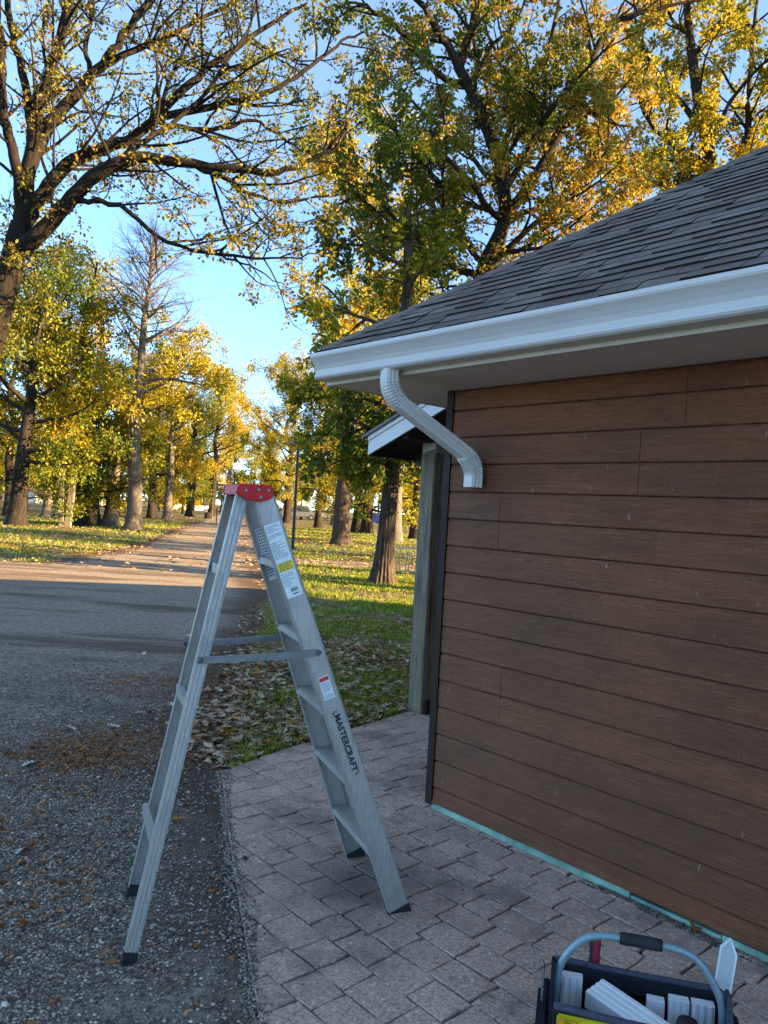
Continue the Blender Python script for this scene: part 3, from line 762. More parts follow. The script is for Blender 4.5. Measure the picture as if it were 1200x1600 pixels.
for s_, sgn in ((0.735 + 0.135, 1), (0.735 - 0.135, -1)):
    pts = [rp(s_ - sgn*0.010 + sgn * (0.010 - ((k - 4) / 4.0)**2 * 0.010), 0.004 + (k - 4) / 4.0 * 0.015, 0.0028) for k in range(9)]
    pts = pts[:6] if sgn == 1 else pts[3:]
    mb = MB(); mb.tube(pts, 0.0017, 5); mb.build("lettering_bracket", M_INK, r)
r2, p0, p1, t, q, f2_ = rails[("front_rail", 1)]
mb = MB(); f = f2_
mb.prism([p0 + t*1.40 + q*-.02 + f*.0035, p0 + t*1.40 + q*.012 + f*.0035, p0 + t*1.63 + q*.012 + f*.0035, p0 + t*1.63 + q*-.02 + f*.0035], f * 0.0006)
lab3 = mb.build("inner_label", M_LABEL, r2)
mb = MB()
for k in range(16):
    s = 1.625 - k * 0.0135
    if k == 9: mb.build("small_print", M_INK, lab3); mb = MB()
    if k in (9, 10): continue
    for a_ in np.arange(-0.017, 0.008, 0.009):
        mb.prism([p0 + t*(s - .006) + q*a_ + f*.0042, p0 + t*(s - .006) + q*(a_ + .006) + f*.0042, p0 + t*s + q*(a_ + .006) + f*.0042, p0 + t*s + q*a_ + f*.0042], f * 0.0003)
mb.build("small_print", M_INK, lab3)

# ------------------------------------------------------------------ tool tote and what sits in it
TROT = math.atan2(-0.25, 0.968); TP = np.array([0.805, 2.205, 0.026])
tote = empty("tool_tote", TP, TROT)
tag(tote, "open black and yellow fabric tool tote with grey tube handle standing on paving", "tool bag")
M_FAB = plain("black_fabric", (0.012, 0.013, 0.02), 0.85, 0.25, 0, 0.3, 60, 0.4)
M_FABG = plain("grey_fabric", (0.055, 0.055, 0.08), 0.8, 0.25, 0, 0.25, 60, 0.4)
M_YEL = plain("yellow_fabric", (0.62, 0.55, 0.012), 0.75, 0.25, 0, 0.14, 30, 0.5)
M_TUBE = plain("grey_tube_paint", (0.2, 0.28, 0.32), 0.35, 0.5, 0.2, 0.08, 8)
M_PVC = plain("white_vinyl", (0.8, 0.84, 0.86), 0.4, 0.45, 0, 0.05, 6)
TL, TW, TH = 0.232, 0.125, 0.262
mb = MB()
mb.box(-TL, TL, -TW, TW, 0.0, 0.012)
for y0, y1 in ((TW - 0.012, TW), (-TW, -TW + 0.012)):
    V = []; F = []; nx_ = 13
    for i in range(nx_):
        x = -TL + 2*TL*i/(nx_-1); b = 0.010*math.sin(math.pi*i/(nx_-1)) * (1 if y0 > 0 else -1); sag = -0.006*math.sin(math.pi*i/(nx_-1))
        for (yy, zz) in ((y0, 0.0125), (y1, 0.0125), (y1 + b, TH*0.55), (y1 + b*.5, TH + sag), (y0 + b*.5, TH + sag), (y0 + b, TH*0.55)): V.append((x, yy, zz))
    for i in range(nx_-1):
        for j in range(6): F.append((i*6+j, i*6+(j+1)%6, (i+1)*6+(j+1)%6, (i+1)*6+j))
    F += [tuple(range(6))[::-1], tuple(range((nx_-1)*6, nx_*6))]
    mb.add(V, F)
body = mb.build("body", M_FAB, tote, smooth=False)
mb = MB()
for y in (TW - 0.006, -TW + 0.006):
    sg_ = 1 if y > 0 else -1
    mb.tube([(-TL + 2*TL*i/12, y + sg_*0.005*math.sin(math.pi*i/12), TH - 0.006*math.sin(math.pi*i/12) + 0.002) for i in range(13)], 0.0105, 8)
mb.build("rim_binding", M_FABG, tote, smooth=True)
# wide inside band along the back
mb = MB(); mb.box(-TL + .005, TL - .005, TW - 0.020, TW - 0.0125, TH - 0.055, TH - 0.004); mb.build("back_band", M_FAB, tote, 0.002)
for sg_ in (-1, 1):
    mb = MB(); x0 = sg_ * (TL + 0.001)
    mb.prism([(x0, -TW, 0.0), (x0, TW, 0.0), (x0, TW + .002, TH + 0.004), (x0, 0.06, TH + 0.03), (x0, 0.025, TH + 0.062), (x0, -0.02, TH + 0.062), (x0, -0.06, TH + 0.02), (x0, -TW - .002, TH)], (sg_ * 0.012, 0, 0))
    ep = mb.build("end_panel", M_FABG if sg_ > 0 else M_FAB, tote, 0.004, 2)
    mb = MB(); xo = sg_ * (TL + 0.014)
    mb.prism([(xo, -0.10, 0.03), (xo, 0.10, 0.03), (xo, 0.095, 0.19), (xo, -0.095, 0.19)], (sg_ * 0.035, 0, 0))
    mb.prism([(xo, -0.05, 0.191), (xo, 0.03, 0.191), (xo, 0.03, 0.255), (xo, 0.0, 0.275), (xo, -0.03, 0.27), (xo, -0.05, 0.25)], (sg_ * 0.018, 0, 0))
    mb.build("end_pocket", M_FAB, ep, 0.008, 2)
    if sg_ < 0:
        mb = MB()
        for k in range(5):
            mb.obox((xo - 0.022, 0.04 - 0.012*k, 0.235 - 0.026*k), (0.003, 0, 0), (0, 0.006, 0), (0, 0.002, 0.012))
        mb.tube([(xo - .02, 0.06, 0.27), (xo - .026, 0.05, 0.29), (xo - .02, 0.03, 0.285), (xo - .02, 0.03, 0.25)], 0.003, 6)
        mb.build("buckle", M_STEEL, ep)
hp = smoothline([(-TL + .004, 0, TH - 0.06), (-TL + .008, 0, TH + 0.03), (-TL + 0.03, 0, TH + 0.085), (-TL + 0.075, 0, TH + 0.138), (-TL + 0.13, 0, TH + 0.158), (0, 0, TH + 0.162), (TL - 0.13, 0, TH + 0.158), (TL - 0.075, 0, TH + 0.135), (TL - 0.03, 0, TH + 0.075), (TL - .008, 0, TH + 0.02), (TL - .004, 0, TH - 0.06)], 6)
mb = MB(); mb.tube(hp, 0.0108, 12); hd2 = mb.build("handle", M_TUBE, tote, smooth=True)
mb = MB(); gpts = [(x, 0, TH + 0.1605 + 0.0012*(1 - (x/0.065)**2)) for x in np.linspace(-0.058, 0.058, 9)]
mb.tube(gpts, [0.0165, 0.0175] + [0.0175]*5 + [0.0175, 0.0165], 14); mb.build("grip", M_RUB, hd2, smooth=True)
mb = MB(); mb.box(-TL + .01, TL - .01, -TW - 0.030, -TW - 0.001, 0.02, TH - 0.010)
for k in range(3): mb.box(-TL + 0.03 + k*0.15, -TL + 0.14 + k*0.15, -TW - 0.042, -TW - 0.0302, 0.02, TH - 0.075)
fp = mb.build("front_pocket", M_YEL, tote, 0.005, 2)
mb = MB(); mb.box(-0.085, -0.045, -TW - 0.052, -TW - 0.0305, 0.05, TH - 0.012); mb.box(-TL + .012, TL - .012, -TW - 0.0325, -TW - 0.0303, TH - 0.052, TH - 0.049); mb.build("strap", M_FAB, fp, 0.003)
mb = MB(); mb.obox((-TL + 0.034, -TW - 0.044, TH - 0.055), (0.012, 0, 0.004), (0, 0.011, 0), (-0.012, 0, 0.05)); mb.obox((-TL + 0.062, -TW - 0.044, TH - 0.055), (0.009, 0, 0.002), (0, 0.009, 0), (-0.006, 0, 0.055)); mb.build("orange_tab", plain("orange_plastic", (0.6, 0.27, 0.01), 0.45, 0.4), fp, 0.004, 2)

def TW_(x, y, z):
    c, s = math.cos(TROT), math.sin(TROT)
    return (TP[0] + c*x - s*y, TP[1] + s*x + c*y, TP[2] + z)
def ribbed(name, L, wd, th, ribs, m):
    """ribbed offcut: length along z, ribs across the width"""
    pr = []
    k = ribs * 6
    for i in range(k + 1):
        u = i / k; ph = (u * ribs) % 1.0
        pr.append((-wd/2 + wd*u, -th/2 - (0.0028 if 0.25 < ph < 0.75 else 0.0)))
    pr += [(wd/2, th/2), (wd/2 - 0.003, th/2 + 0.002), (-wd/2 + 0.003, th/2 + 0.002), (-wd/2, th/2)]
    mb = MB(); mb.prism([(a, b, 0) for a, b in pr], (0, 0, L))
    inner = [(a * 0.93, b * 0.75, L) for a, b in pr]
    return obj(name, mb.mesh(name), m)
for (x, wd, z1, tilt, lb) in ((-0.183, 0.062, 0.243, 0.06, "white ribbed vinyl offcut upright in the tote, nearest its buckled end"),
                         (0.058, 0.05, 0.222, -0.05, "short white ribbed vinyl offcut half hidden behind the slanting strip"),
                         (0.122, 0.056, 0.236, 0.02, "white ribbed vinyl offcut upright in the tote between two others"),
                         (0.188, 0.062, 0.238, 0.05, "white ribbed vinyl offcut upright in the tote, nearest the clear scraper")):
    o = ribbed("vinyl_offcut", z1 - 0.013, wd, 0.028, 3, M_PVC)
    o.location = TW_(x, TW - 0.042, 0.0135); o.rotation_euler = (0, 0, TROT + tilt * 0.3)
    tag(o, lb, "offcut", "white vinyl offcuts in the tool tote")
o = ribbed("vinyl_strip", 0.36, 0.088, 0.05, 4, M_PVC)
A = np.array(TW_(-0.118, 0.062, 0.215)); B = np.array(TW_(0.135, -0.118, 0.192))
zz = (B - A) / np.linalg.norm(B - A); yy = np.cross(zz, np.cross([0, 0.25, -1], zz)); yy = -(np.array([0, 0.12, -1]) - zz * np.dot([0, 0.12, -1], zz)); yy /= -np.linalg.norm(yy); xx = np.cross(yy, zz)
o.matrix_world = Matrix(((xx[0], yy[0], zz[0], A[0]), (xx[1], yy[1], zz[1], A[1]), (xx[2], yy[2], zz[2], A[2]), (0, 0, 0, 1)))
tag(o, "long white ribbed vinyl strip lying slantwise across the open tote", "vinyl strip")
mb = MB(); mb.lathe([(0.029, 0), (0.031, 0.05), (0.031, 0.22), (0.030, 0.236), (0.026, 0.245), (0.016, 0.249)], 20)
o = mb.build("spray_can", M_RUB, None, smooth=True); o.location = TW_(0.128, -0.055, 0.0135)
tag(o, "black round-topped can standing in the tote beside the slanting strip", "can")
hnd = empty("screwdriver", TW_(-0.118, TW + 0.026, 0.16), TROT)
tag(hnd, "red and black screwdriver handle sticking up behind the tote rim", "screwdriver")
mb = MB(); mb.lathe([(0.004, -0.08), (0.004, 0.062)], 8); mb.build("shaft", M_STEEL, hnd)
for m, lo, hi, nm in ((plain("dark_red_plastic", (0.27, 0.012, 0.04), 0.45, 0.4), -1.9, 1.25, "red_grip"), (M_RUB, 1.25, 4.383, "black_grip")):
    V = []; F = []; pr = [(0.010, 0.063), (0.016, 0.07), (0.018, 0.085), (0.016, 0.12), (0.0175, 0.16), (0.0165, 0.178), (0.010, 0.186)]; ns = 9
    mb = MB()
    for (r_, z_) in pr:
        V.append((0, 0, z_))
        for i in range(ns):
            a_ = lo + (hi - lo)*i/(ns-1); V.append((r_*math.cos(a_), r_*math.sin(a_), z_))
    for j in range(len(pr)-1):
        for i in range(1, ns): F.append((j*(ns+1)+i, j*(ns+1)+i+1, (j+1)*(ns+1)+i+1, (j+1)*(ns+1)+i))
    F.append(tuple((len(pr)-1)*(ns+1)+i for i in range(ns+1))); F.append(tuple(range(ns+1))[::-1])
    mb.add(V, F); mb.build(nm, m, hnd, smooth=True)
scr_ = empty("plastic_scraper", TW_(0.236, TW + 0.022, 0.10), TROT)
tag(scr_, "pale clear plastic scraper with pointed end standing behind the tote corner", "scraper")
out = [(-0.024, 0), (0.024, 0), (0.026, 0.23), (0.0, 0.275), (-0.026, 0.248)]
def plate3(pts, y0, d): return [(x + z*0.16, y0 + z*0.25, z) for x, z in pts], (0, d, 0)
n = N("clear_plastic"); n.fin((0.55, 0.62, 0.68), 0.2, 0.5); n.b.inputs["Transmission Weight"].default_value = 0.45; n.b.inputs["Alpha"].default_value = 1.0
mb = MB(); mb.prism(*plate3([(x*0.82, z*0.97 + 0.004) for x, z in out], 0.001, 0.002)); mb.build("blade", n.m, scr_)
mb = MB()
for i in range(5):
    a, b = out[i], out[(i+1) % 5]; a2, b2 = (a[0]*.78, a[1]*.955 + .006), (b[0]*.78, b[1]*.955 + .006)
    mb.prism(*plate3([a, b, b2, a2], 0.0, 0.005))
mb.build("raised_edge", plain("pale_plastic", (0.62, 0.68, 0.72), 0.3, 0.5), scr_)

# ------------------------------------------------------------------ trees
class Tree:
    def __init__(s, seed, lsize=0.09, sides=(12, 8, 5, 4, 3)):
        s.r = np.random.default_rng(seed); s.V = []; s.Q = []; s.n = 0; s.sides = sides
        s.lp = []; s.ld = []; s.ls = lsize; s.leaf_p = lambda p: 1.0
    def tube(s, pts, r, n, ridge=None):
        V, Q = tube_arrays(pts, r, n, ridge); s.V.append(V); s.Q.append(Q + s.n); s.n += len(V)
    def path(s, p, d, L, n, wob, up):
        d = d / np.linalg.norm(d); P = [p]; st = L / n
        for i in range(n):
            d = d + s.r.normal(0, wob, 3); d[2] += up; d = d / np.linalg.norm(d)
            P.append(P[-1] + d * st)
        return np.array(P)
    def trunk(s, pts, r0, r1, flare=0.5, sides=14, ridged=False, sm=4, z0=0.0):
        P = smoothline(pts, sm); k = len(P)
        if ridged:
            d = np.r_[0, np.cumsum(np.linalg.norm(np.diff(P, axis=0), axis=1))]; m = int(d[-1] / 0.055); dd = np.linspace(0, d[-1], m)
            P = np.stack([np.interp(dd, d, P[:, i]) for i in range(3)], 1); k = m; sides = 96
        t = np.linspace(0, 1, k); R = r0 + (r1 - r0) * t
        h = P[:, 2] - z0; R = R * (1 + flare * np.exp(-np.maximum(h, 0) / 0.35))
        ridge = None
        if ridged:
            a = np.arange(sides)[None, :] / sides; hh = P[:, 2][:, None]
            warp = 0.9 * (vnoise(a * 9 + 0 * hh, hh * 1.6, 3) - 0.5)
            x = a * 19 + warp; n1 = np.abs(((x) % 1.0) - 0.5) * 2
            br = vnoise(np.floor(x) * 3.7, hh * 7 + np.floor(x) * 1.9, 7)
            ridge = 0.95 + 0.13 * (n1 ** 0.6) - 0.05 * (br > 0.74) + 0.03 * (vnoise(a * 40, hh * 20, 5) - .5)
            ridge = ridge * (1 + 0.1 * np.exp(-np.maximum(h, 0) / 0.3)[:, None] * np.sin(a * 2 * math.pi * 5 + 1))
        s.tube(P, R, sides, ridge); s.axis = P; return P, R
    def leaves(s, P, cnt, spread, t0=0.2):
        if cnt <= 0: return
        k = len(P) - 1; u = s.r.uniform(t0, 1, cnt) * k; i = np.minimum(u.astype(int), k - 1); f = (u - i)[:, None]
        pos = P[i] * (1 - f) + P[i+1] * f; d = P[i+1] - P[i]; d /= np.linalg.norm(d, axis=1)[:, None] + 1e-9
        d = d * 0.5 + s.r.normal(0, 0.7, (cnt, 3)) + [0, 0, -0.15]; d /= np.linalg.norm(d, axis=1)[:, None] + 1e-9
        pos = pos + d * s.r.uniform(0, spread, (cnt, 1))
        s.lp.append(pos); s.ld.append(d)
    def grow(s, P, R, lev, cfg):
        """cfg: per level dict(n per metre, t0, ang, L, Lr, wob, up, seg, rr)"""
        c = cfg[lev]; seg = np.linalg.norm(np.diff(P, axis=0), axis=1); L = seg.sum()
        n = c['n'] * L * (1 - c.get('t0', 0.2)); n = int(n) + (s.r.random() < n - int(n))
        cum = np.r_[0, np.cumsum(seg)]
        for j in range(n):
            t = s.r.uniform(c.get('t0', 0.2), 1.0); x = t * L; i = min(np.searchsorted(cum, x) - 1, len(P) - 2); i = max(i, 0); f = (x - cum[i]) / (seg[i] + 1e-9)
            p = P[i] * (1 - f) + P[i+1] * f; rad_ = R[i] * (1 - f) + R[i+1] * f
            T = (P[i+1] - P[i]) / (seg[i] + 1e-9); a = s.r.normal(0, 1, 3); a -= T * a.dot(T); a /= np.linalg.norm(a) + 1e-9
            ang = rad(s.r.uniform(*c['ang'])); d = T * math.cos(ang) + a * math.sin(ang); d[2] += c.get('bias', 0.0)
            l = s.r.uniform(*c['L']) * (1 - 0.45 * t) * (c.get('scale', lambda p: 1.0)(p)); r0 = min(rad_ * 0.7, c['r'] * (0.6 + 0.4 * l / c['L'][1]))
            Q = s.path(p, d, l, c['seg'], c['wob'], c['up']); RR = np.linspace(r0, max(r0 * 0.3, 0.0025), len(Q))
            s.tube(Q, RR, c['sides'])
            if lev + 1 < len(cfg): s.grow(Q, RR, lev + 1, cfg)
            if c.get('leaf', 0):
                k = c['leaf'] * s.leaf_p(Q[-1]); k = int(k) + (s.r.random() < k - int(k)); s.leaves(Q, k, c.get('lspread', 0.12), c.get('lt0', 0.15))
    def leaf_mesh(s, name, keep=1.0, scale=1.0):
        P = np.concatenate(s.lp); D = np.concatenate(s.ld); n = len(P)
        if keep < 1: 
            m = s.r.random(n) < keep; P, D = P[m], D[m]; n = len(P)
        nz = s.r.normal(0, 0.6, (n, 3)) + [0, 0, 0.6]; S = np.cross(D, nz); S /= np.linalg.norm(S, axis=1)[:, None] + 1e-9; U = np.cross(S, D)
        l = (s.ls * scale * s.r.uniform(0.45, 1.3, n))[:, None]; wd = l * s.r.uniform(0.24, 0.36, n)[:, None]; fo = wd * s.r.uniform(0.1, 0.7, n)[:, None]
        cu = l * s.r.uniform(-0.25, 0.1, n)[:, None]
        a = P; b = P + D*l*0.45 + S*wd + U*fo; c = P + D*l + U*cu; d = P + D*l*0.5 - S*wd + U*fo; e = P + D*l*.8 + S*wd*.75 + U*(fo*.6 + cu*.6); g = P + D*l*.82 - S*wd*.7 + U*(fo*.6 + cu*.6)
        V = np.stack([a, b, e, c, g, d], 1).reshape(-1, 3); i = np.arange(n)[:, None] * 6
        Q = np.concatenate([i + [0, 1, 2, 3], i + [0, 3, 4, 5]], 0)
        return np_mesh(name, V, Q=Q)
    def wood_mesh(s, name):
        import sys; print(name, len(s.V), 'tubes', sum(len(p) for p in s.lp), 'leaves', file=sys.stderr)
        return np_mesh(name, np.concatenate(s.V), Q=np.concatenate(s.Q))
    def build(s, name, label, lm, bm_, loc=(0, 0, 0), group=None, cat="tree", rel=False, keep=1.0):
        t = empty(name, loc); off = np.array(loc)
        if rel:
            s.V = [v - off for v in s.V]; s.lp = [p - off for p in s.lp]
        tag(t, label, cat, group)
        obj("trunk", s.wood_mesh("trunk"), bm_, t, True)
        if s.lp: obj("crown", s.leaf_mesh("crown", keep), lm, t)
        return t
def copy_tree(root, loc, rz, scale, label, group=None):
    c = root.copy(); COL.objects.link(c); c.location = loc; c.rotation_euler = (0, 0, rz); c.scale = scale
    c["label"] = label
    if group: c["group"] = group
    for ch in root.children:
        d = ch.copy(); COL.objects.link(d); d.parent = c
    return c
def limb(tr, px, Y, r0, r1, cfg, sides=8, sm=5, lev=0, dY=None):
    """one big limb through points given as (u, v) sight lines at real distances Y(+dY)"""
    k = len(px); dY = np.linspace(0, dY or 0, k) + np.r_[0, np.cumsum(tr.r.normal(0, 0.12, k - 1))]
    P = np.array([at(u, v, Y + d) for (u, v), d in zip(px, dY)])
    if getattr(tr, 'axis', None) is not None:
        D = tr.axis / (tr.axis[:, 1:2]); d0 = P[0] - [0, 0, CAM_H]; D = (tr.axis - [0, 0, CAM_H]); D = D / D[:, 1:2]
        q = np.linalg.norm(D - d0 / d0[1], axis=1); i = int(np.argmin(q)); st = tr.axis[i].copy(); P[1:] += (st - P[0])[None, :] * np.linspace(0.8, 0.0, k - 1)[:, None]; P[0] = st
    P = smoothline(P, sm); P[1:-1] += tr.r.normal(0, 0.018, (len(P) - 2, 3)); R = np.linspace(r0, r1, len(P)); tr.tube(P, R, sides)
    tr.axis = P if getattr(tr, 'axis', None) is None else np.concatenate([tr.axis, P])
    if cfg: tr.grow(P, R, lev, cfg)
    return P, R

# --- the leaning, half bare tree at the left edge
T = Tree(5, 0.075)
Y1 = 14.0
cfgA = [dict(n=3.0, t0=0.12, ang=(25, 65), L=(0.8, 3.0), r=0.035, wob=0.13, up=0.035, seg=7, sides=5),
        dict(n=3.6, t0=0.15, ang=(25, 60), L=(0.3, 1.1), r=0.011, wob=0.16, up=0.02, seg=5, sides=4, leaf=6, lspread=0.07),
        dict(n=4.6, t0=0.2, ang=(25, 65), L=(0.1, 0.5), r=0.0045, wob=0.2, up=0.02, seg=3, sides=3, leaf=7.5, lspread=0.06)]
tp = [at(u, v, Y1) for u, v in ((-66, 905), (-62, 780), (-48, 650), (-18, 540), (8, 450), (34, 350))]
tp[0][2] = -0.05
T.trunk(tp, 0.33, 0.19, 0.5, 16)
# leafy sprouts hugging the lower limbs
cfgS = [dict(n=5.0, t0=0.1, ang=(40, 85), L=(0.25, 0.8), r=0.008, wob=0.2, up=0.02, seg=4, sides=3, leaf=26, lspread=0.16)]
for px, r0, r1, dy, lowleaf in (
    (((38,350),(50,260),(62,175),(80,120),(97,50),(118,-25),(130,-80)), .22, .07, 0.6, 1), (((62,200),(42,110),(22,40),(8,-30),(0,-70)), .12, .05, -0.6, 0),
    (((38,330),(26,240),(9,180),(2,90),(-4,0),(-6,-50)), .15, .06, -1.0, 0), (((58,260),(90,190),(150,120),(190,68),(235,0),(262,-45)), .19, .05, 0.8, 0),
    (((150,112),(220,78),(300,38),(400,-12),(450,-40)), .085, .025, 1.2, 0), (((72,165),(96,90),(112,20),(124,-40)), .1, .04, -.8, 0),
    (((36,355),(60,318),(120,252),(200,224),(245,185),(300,128),(360,82),(440,28),(480,5)), .22, .03, 1.0, 1), (((248,178),(350,158),(420,142),(480,108),(540,64),(570,50)), .11, .02, 0.8, 0),
    (((24,405),(60,374),(115,312),(175,266),(240,253),(350,266),(435,270),(505,243),(530,225)), .24, .022, -0.6, 1), (((300,258),(350,282),(420,313),(530,304)), .085, .014, -0.8, 0),
    (((245,192),(270,205),(350,206),(400,190),(450,222),(500,255)), .085, .016, 0.5, 0), (((300,215),(360,245),(430,300)), .05, .012, -.6, 0),
    (((132,322),(200,333),(270,386),(370,405),(440,408),(500,393)), .075, .012, -0.8, 0), (((345,402),(400,425),(455,452)), .032, .008, -.4, 0), (((205,268),(240,318),(270,330)), .028, .008, -.5, 0),
    (((325,270),(360,320),(420,366)), .026, .008, -.7, 0), (((120,110),(118,60),(150,-20)), .08, .03, .4, 0), (((220,150),(255,80),(320,0)), .07, .02, .9, 0), (((185,262),(215,230),(290,180),(380,60),(400,0)), .09, .02, 1.1, 0)):
    P, R = limb(T, px, Y1, r0 * 0.7, r1 * 0.75, cfgA, 9 if r0 > .1 else 7, dY=dy)
    if lowleaf: T.grow(P[:len(P)//2], R[:len(R)//2], 0, cfgS)
T.grow(np.array([at(u, v, Y1) for u, v in ((-16, 540), (8, 450), (34, 350))]), np.array([.24, .22, .2]), 0, [dict(n=9, t0=0.0, ang=(50, 90), L=(0.5, 1.5), r=0.02, wob=0.2, up=0.0, seg=5, sides=4), cfgS[0]])
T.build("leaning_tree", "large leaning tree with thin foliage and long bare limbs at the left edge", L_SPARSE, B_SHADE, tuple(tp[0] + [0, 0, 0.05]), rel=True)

# --- the big turning oak behind the roof
T = Tree(8, 0.108)
Y2 = 20.0
cfgB = [dict(n=3.0, t0=0.1, ang=(30, 75), L=(1.0, 3.4), r=0.05, wob=0.17, up=0.01, seg=7, sides=5),
        dict(n=2.6, t0=0.15, ang=(25, 70), L=(0.4, 1.3), r=0.014, wob=0.2, up=0.0, seg=5, sides=4, leaf=20, lspread=0.14),
        dict(n=4.2, t0=0.2, ang=(25, 70), L=(0.15, 0.5), r=0.005, wob=0.22, up=-0.02, seg=3, sides=3, leaf=25, lspread=0.12)]
b2 = at(706, 900, Y2); b2[2] = 0
T.trunk([b2, at(715, 700, Y2), at(735, 560, Y2), at(752, 432, Y2), at(788, 344, Y2+.2), at(778, 250, Y2+.4), at(740, 150, Y2+.5), at(716, 105, Y2+.4)], 0.27, 0.13, 0.5, 14)
T.grow(T.axis[8:24], np.linspace(.2, .15, 16), 0, [dict(n=9, t0=0.0, ang=(50, 90), L=(0.6, 2.2), r=0.03, wob=0.18, up=0.0, seg=6, sides=4)] + [dict(n=4, t0=0.1, ang=(25, 70), L=(0.3, 0.9), r=0.01, wob=0.2, up=-0.01, seg=4, sides=3, leaf=16, lspread=0.12)])
for px, r0, r1, dy in (
    (((716,105),(738,40),(751,0),(770,-60)), .15, .05, .4), (((760,225),(701,88),(681,52),(652,0),(630,-60)), .13, .04, -1.2), (((725,130),(690,120),(652,88),(611,35),(560,5),(530,10)), .1, .02, -1.6),
    (((788,344),(757,327),(704,303),(640,233),(600,190),(570,170)), .09, .018, -2.0), (((750,440),(690,420),(617,373),(560,310),(535,280),(518,200)), .1, .016, -2.4), (((790,340),(850,250),(905,150),(949,47),(1000,20),(1095,0)), .15, .03, -.8),
    (((780,300),(840,200),(850,100),(872,0),(880,-50)), .1, .03, 1.0), (((762,430),(830,360),(900,300),(965,210)), .1, .025, -1.8), (((785,330),(740,260),(660,180),(600,110)), .08, .02, 1.6), (((740,160),(760,90),(810,30),(830,-40)), .08, .02, 1.5),
    (((750,440),(700,470),(640,450),(590,430)), .07, .015, 1.5), (((900,150),(930,180),(990,200)), .06, .015, -1.5), (((690,410),(660,380),(600,330),(570,370)), .06, .015, -3), (((800,400),(860,390),(920,330)), .06, .02, -2.5)):
    limb(T, px, Y2, r0, r1, cfgB, 8, dY=dy)
for px, dy in ((((780,290),(800,180),(770,60),(700,-20)), 2.5), (((770,420),(720,360),(650,300)), 2.6), (((790,350),(880,310),(930,240),(960,120)), 2.4), (((800,260),(860,160),(960,60)), -2.6), (((770,330),(700,250),(620,240)), -3.0)):
    limb(T, px, Y2, .09, .02, cfgB, 7, dY=dy)
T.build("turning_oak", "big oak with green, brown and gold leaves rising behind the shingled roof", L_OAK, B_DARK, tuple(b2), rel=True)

# --- the bright yellow tree to the right of it
T = Tree(13, 0.132)
Y3 = 25.0
cfgC = [dict(n=2.6, t0=0.1, ang=(30, 75), L=(1.2, 3.6), r=0.05, wob=0.16, up=0.015, seg=6, sides=5),
        dict(n=2.2, t0=0.15, ang=(25, 70), L=(0.5, 1.5), r=0.015, wob=0.2, up=0.0, seg=4, sides=3, leaf=26, lspread=0.2),
        dict(n=3.4, t0=0.2, ang=(25, 70), L=(0.2, 0.6), r=0.006, wob=0.22, up=-0.02, seg=3, sides=3, leaf=31, lspread=0.17)]
b3 = at(1110, 900, Y3); b3[2] = 0
T.trunk([b3, at(1125, 600, Y3), at(1118, 400, Y3), at(1110, 260, Y3), at(1090, 150, Y3), at(1075, 30, Y3), at(1070, -60, Y3)], 0.34, 0.08, 0.4, 12)
for px, r0, dy in ((((1112,300),(1160,240),(1170,150),(1180,20),(1190,-60)), .16, 1), (((1110,280),(1060,240),(1010,190),(985,120)), .12, -1.5), (((1120,420),(1040,300),(990,250),(955,290)), .11, -1), (((1100,200),(1040,130),(1000,60),(990,0)), .11, 1.4),
                   (((1120,380),(1200,260),(1260,160)), .14, 0), (((1085,100),(1130,40),(1160,-30)), .08, -1.6), (((1118,350),(1090,260),(1050,210)), .09, 2), (((1120,430),(1180,330),(1230,290)), .11, -1.8), (((1100,220),(1150,130),(1240,60)), .1, -1), (((1119,440),(1080,380),(1010,330)), .1, 1), (((1075,60),(1040,20),(1020,-40)), .07, .5)):
    limb(T, px, Y3, r0, .02, cfgC, 7, dY=dy)
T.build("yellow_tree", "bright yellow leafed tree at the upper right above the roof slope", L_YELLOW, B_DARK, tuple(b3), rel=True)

# --- furrowed trunk near the lawn, low drooping green crown
T = Tree(21, 0.13)
b4 = gnd(597, 914)
cfgD = [dict(n=2.4, t0=0.15, ang=(30, 75), L=(0.7, 2.0), r=0.03, wob=0.18, up=-0.03, seg=6, sides=4),
        dict(n=3.0, t0=0.1, ang=(25, 70), L=(0.3, 1.0), r=0.01, wob=0.2, up=-0.06, seg=4, sides=3, leaf=22, lspread=0.16),
        dict(n=4.0, t0=0.2, ang=(25, 70), L=(0.15, 0.5), r=0.005, wob=0.2, up=-0.05, seg=3, sides=3, leaf=26, lspread=0.12)]
P, R = T.trunk([b4 - [0, 0, .03], b4 + [0.03, 0, 1.2], b4 + [0.08, 0.05, 2.4], b4 + [0.12, 0.1, 3.6], b4 + [0.1, 0.1, 5.0], b4 + [0.2, 0.2, 6.8], b4 + [0.1, 0.3, 8.6]], 0.195, 0.085, 0.8, 30, True)
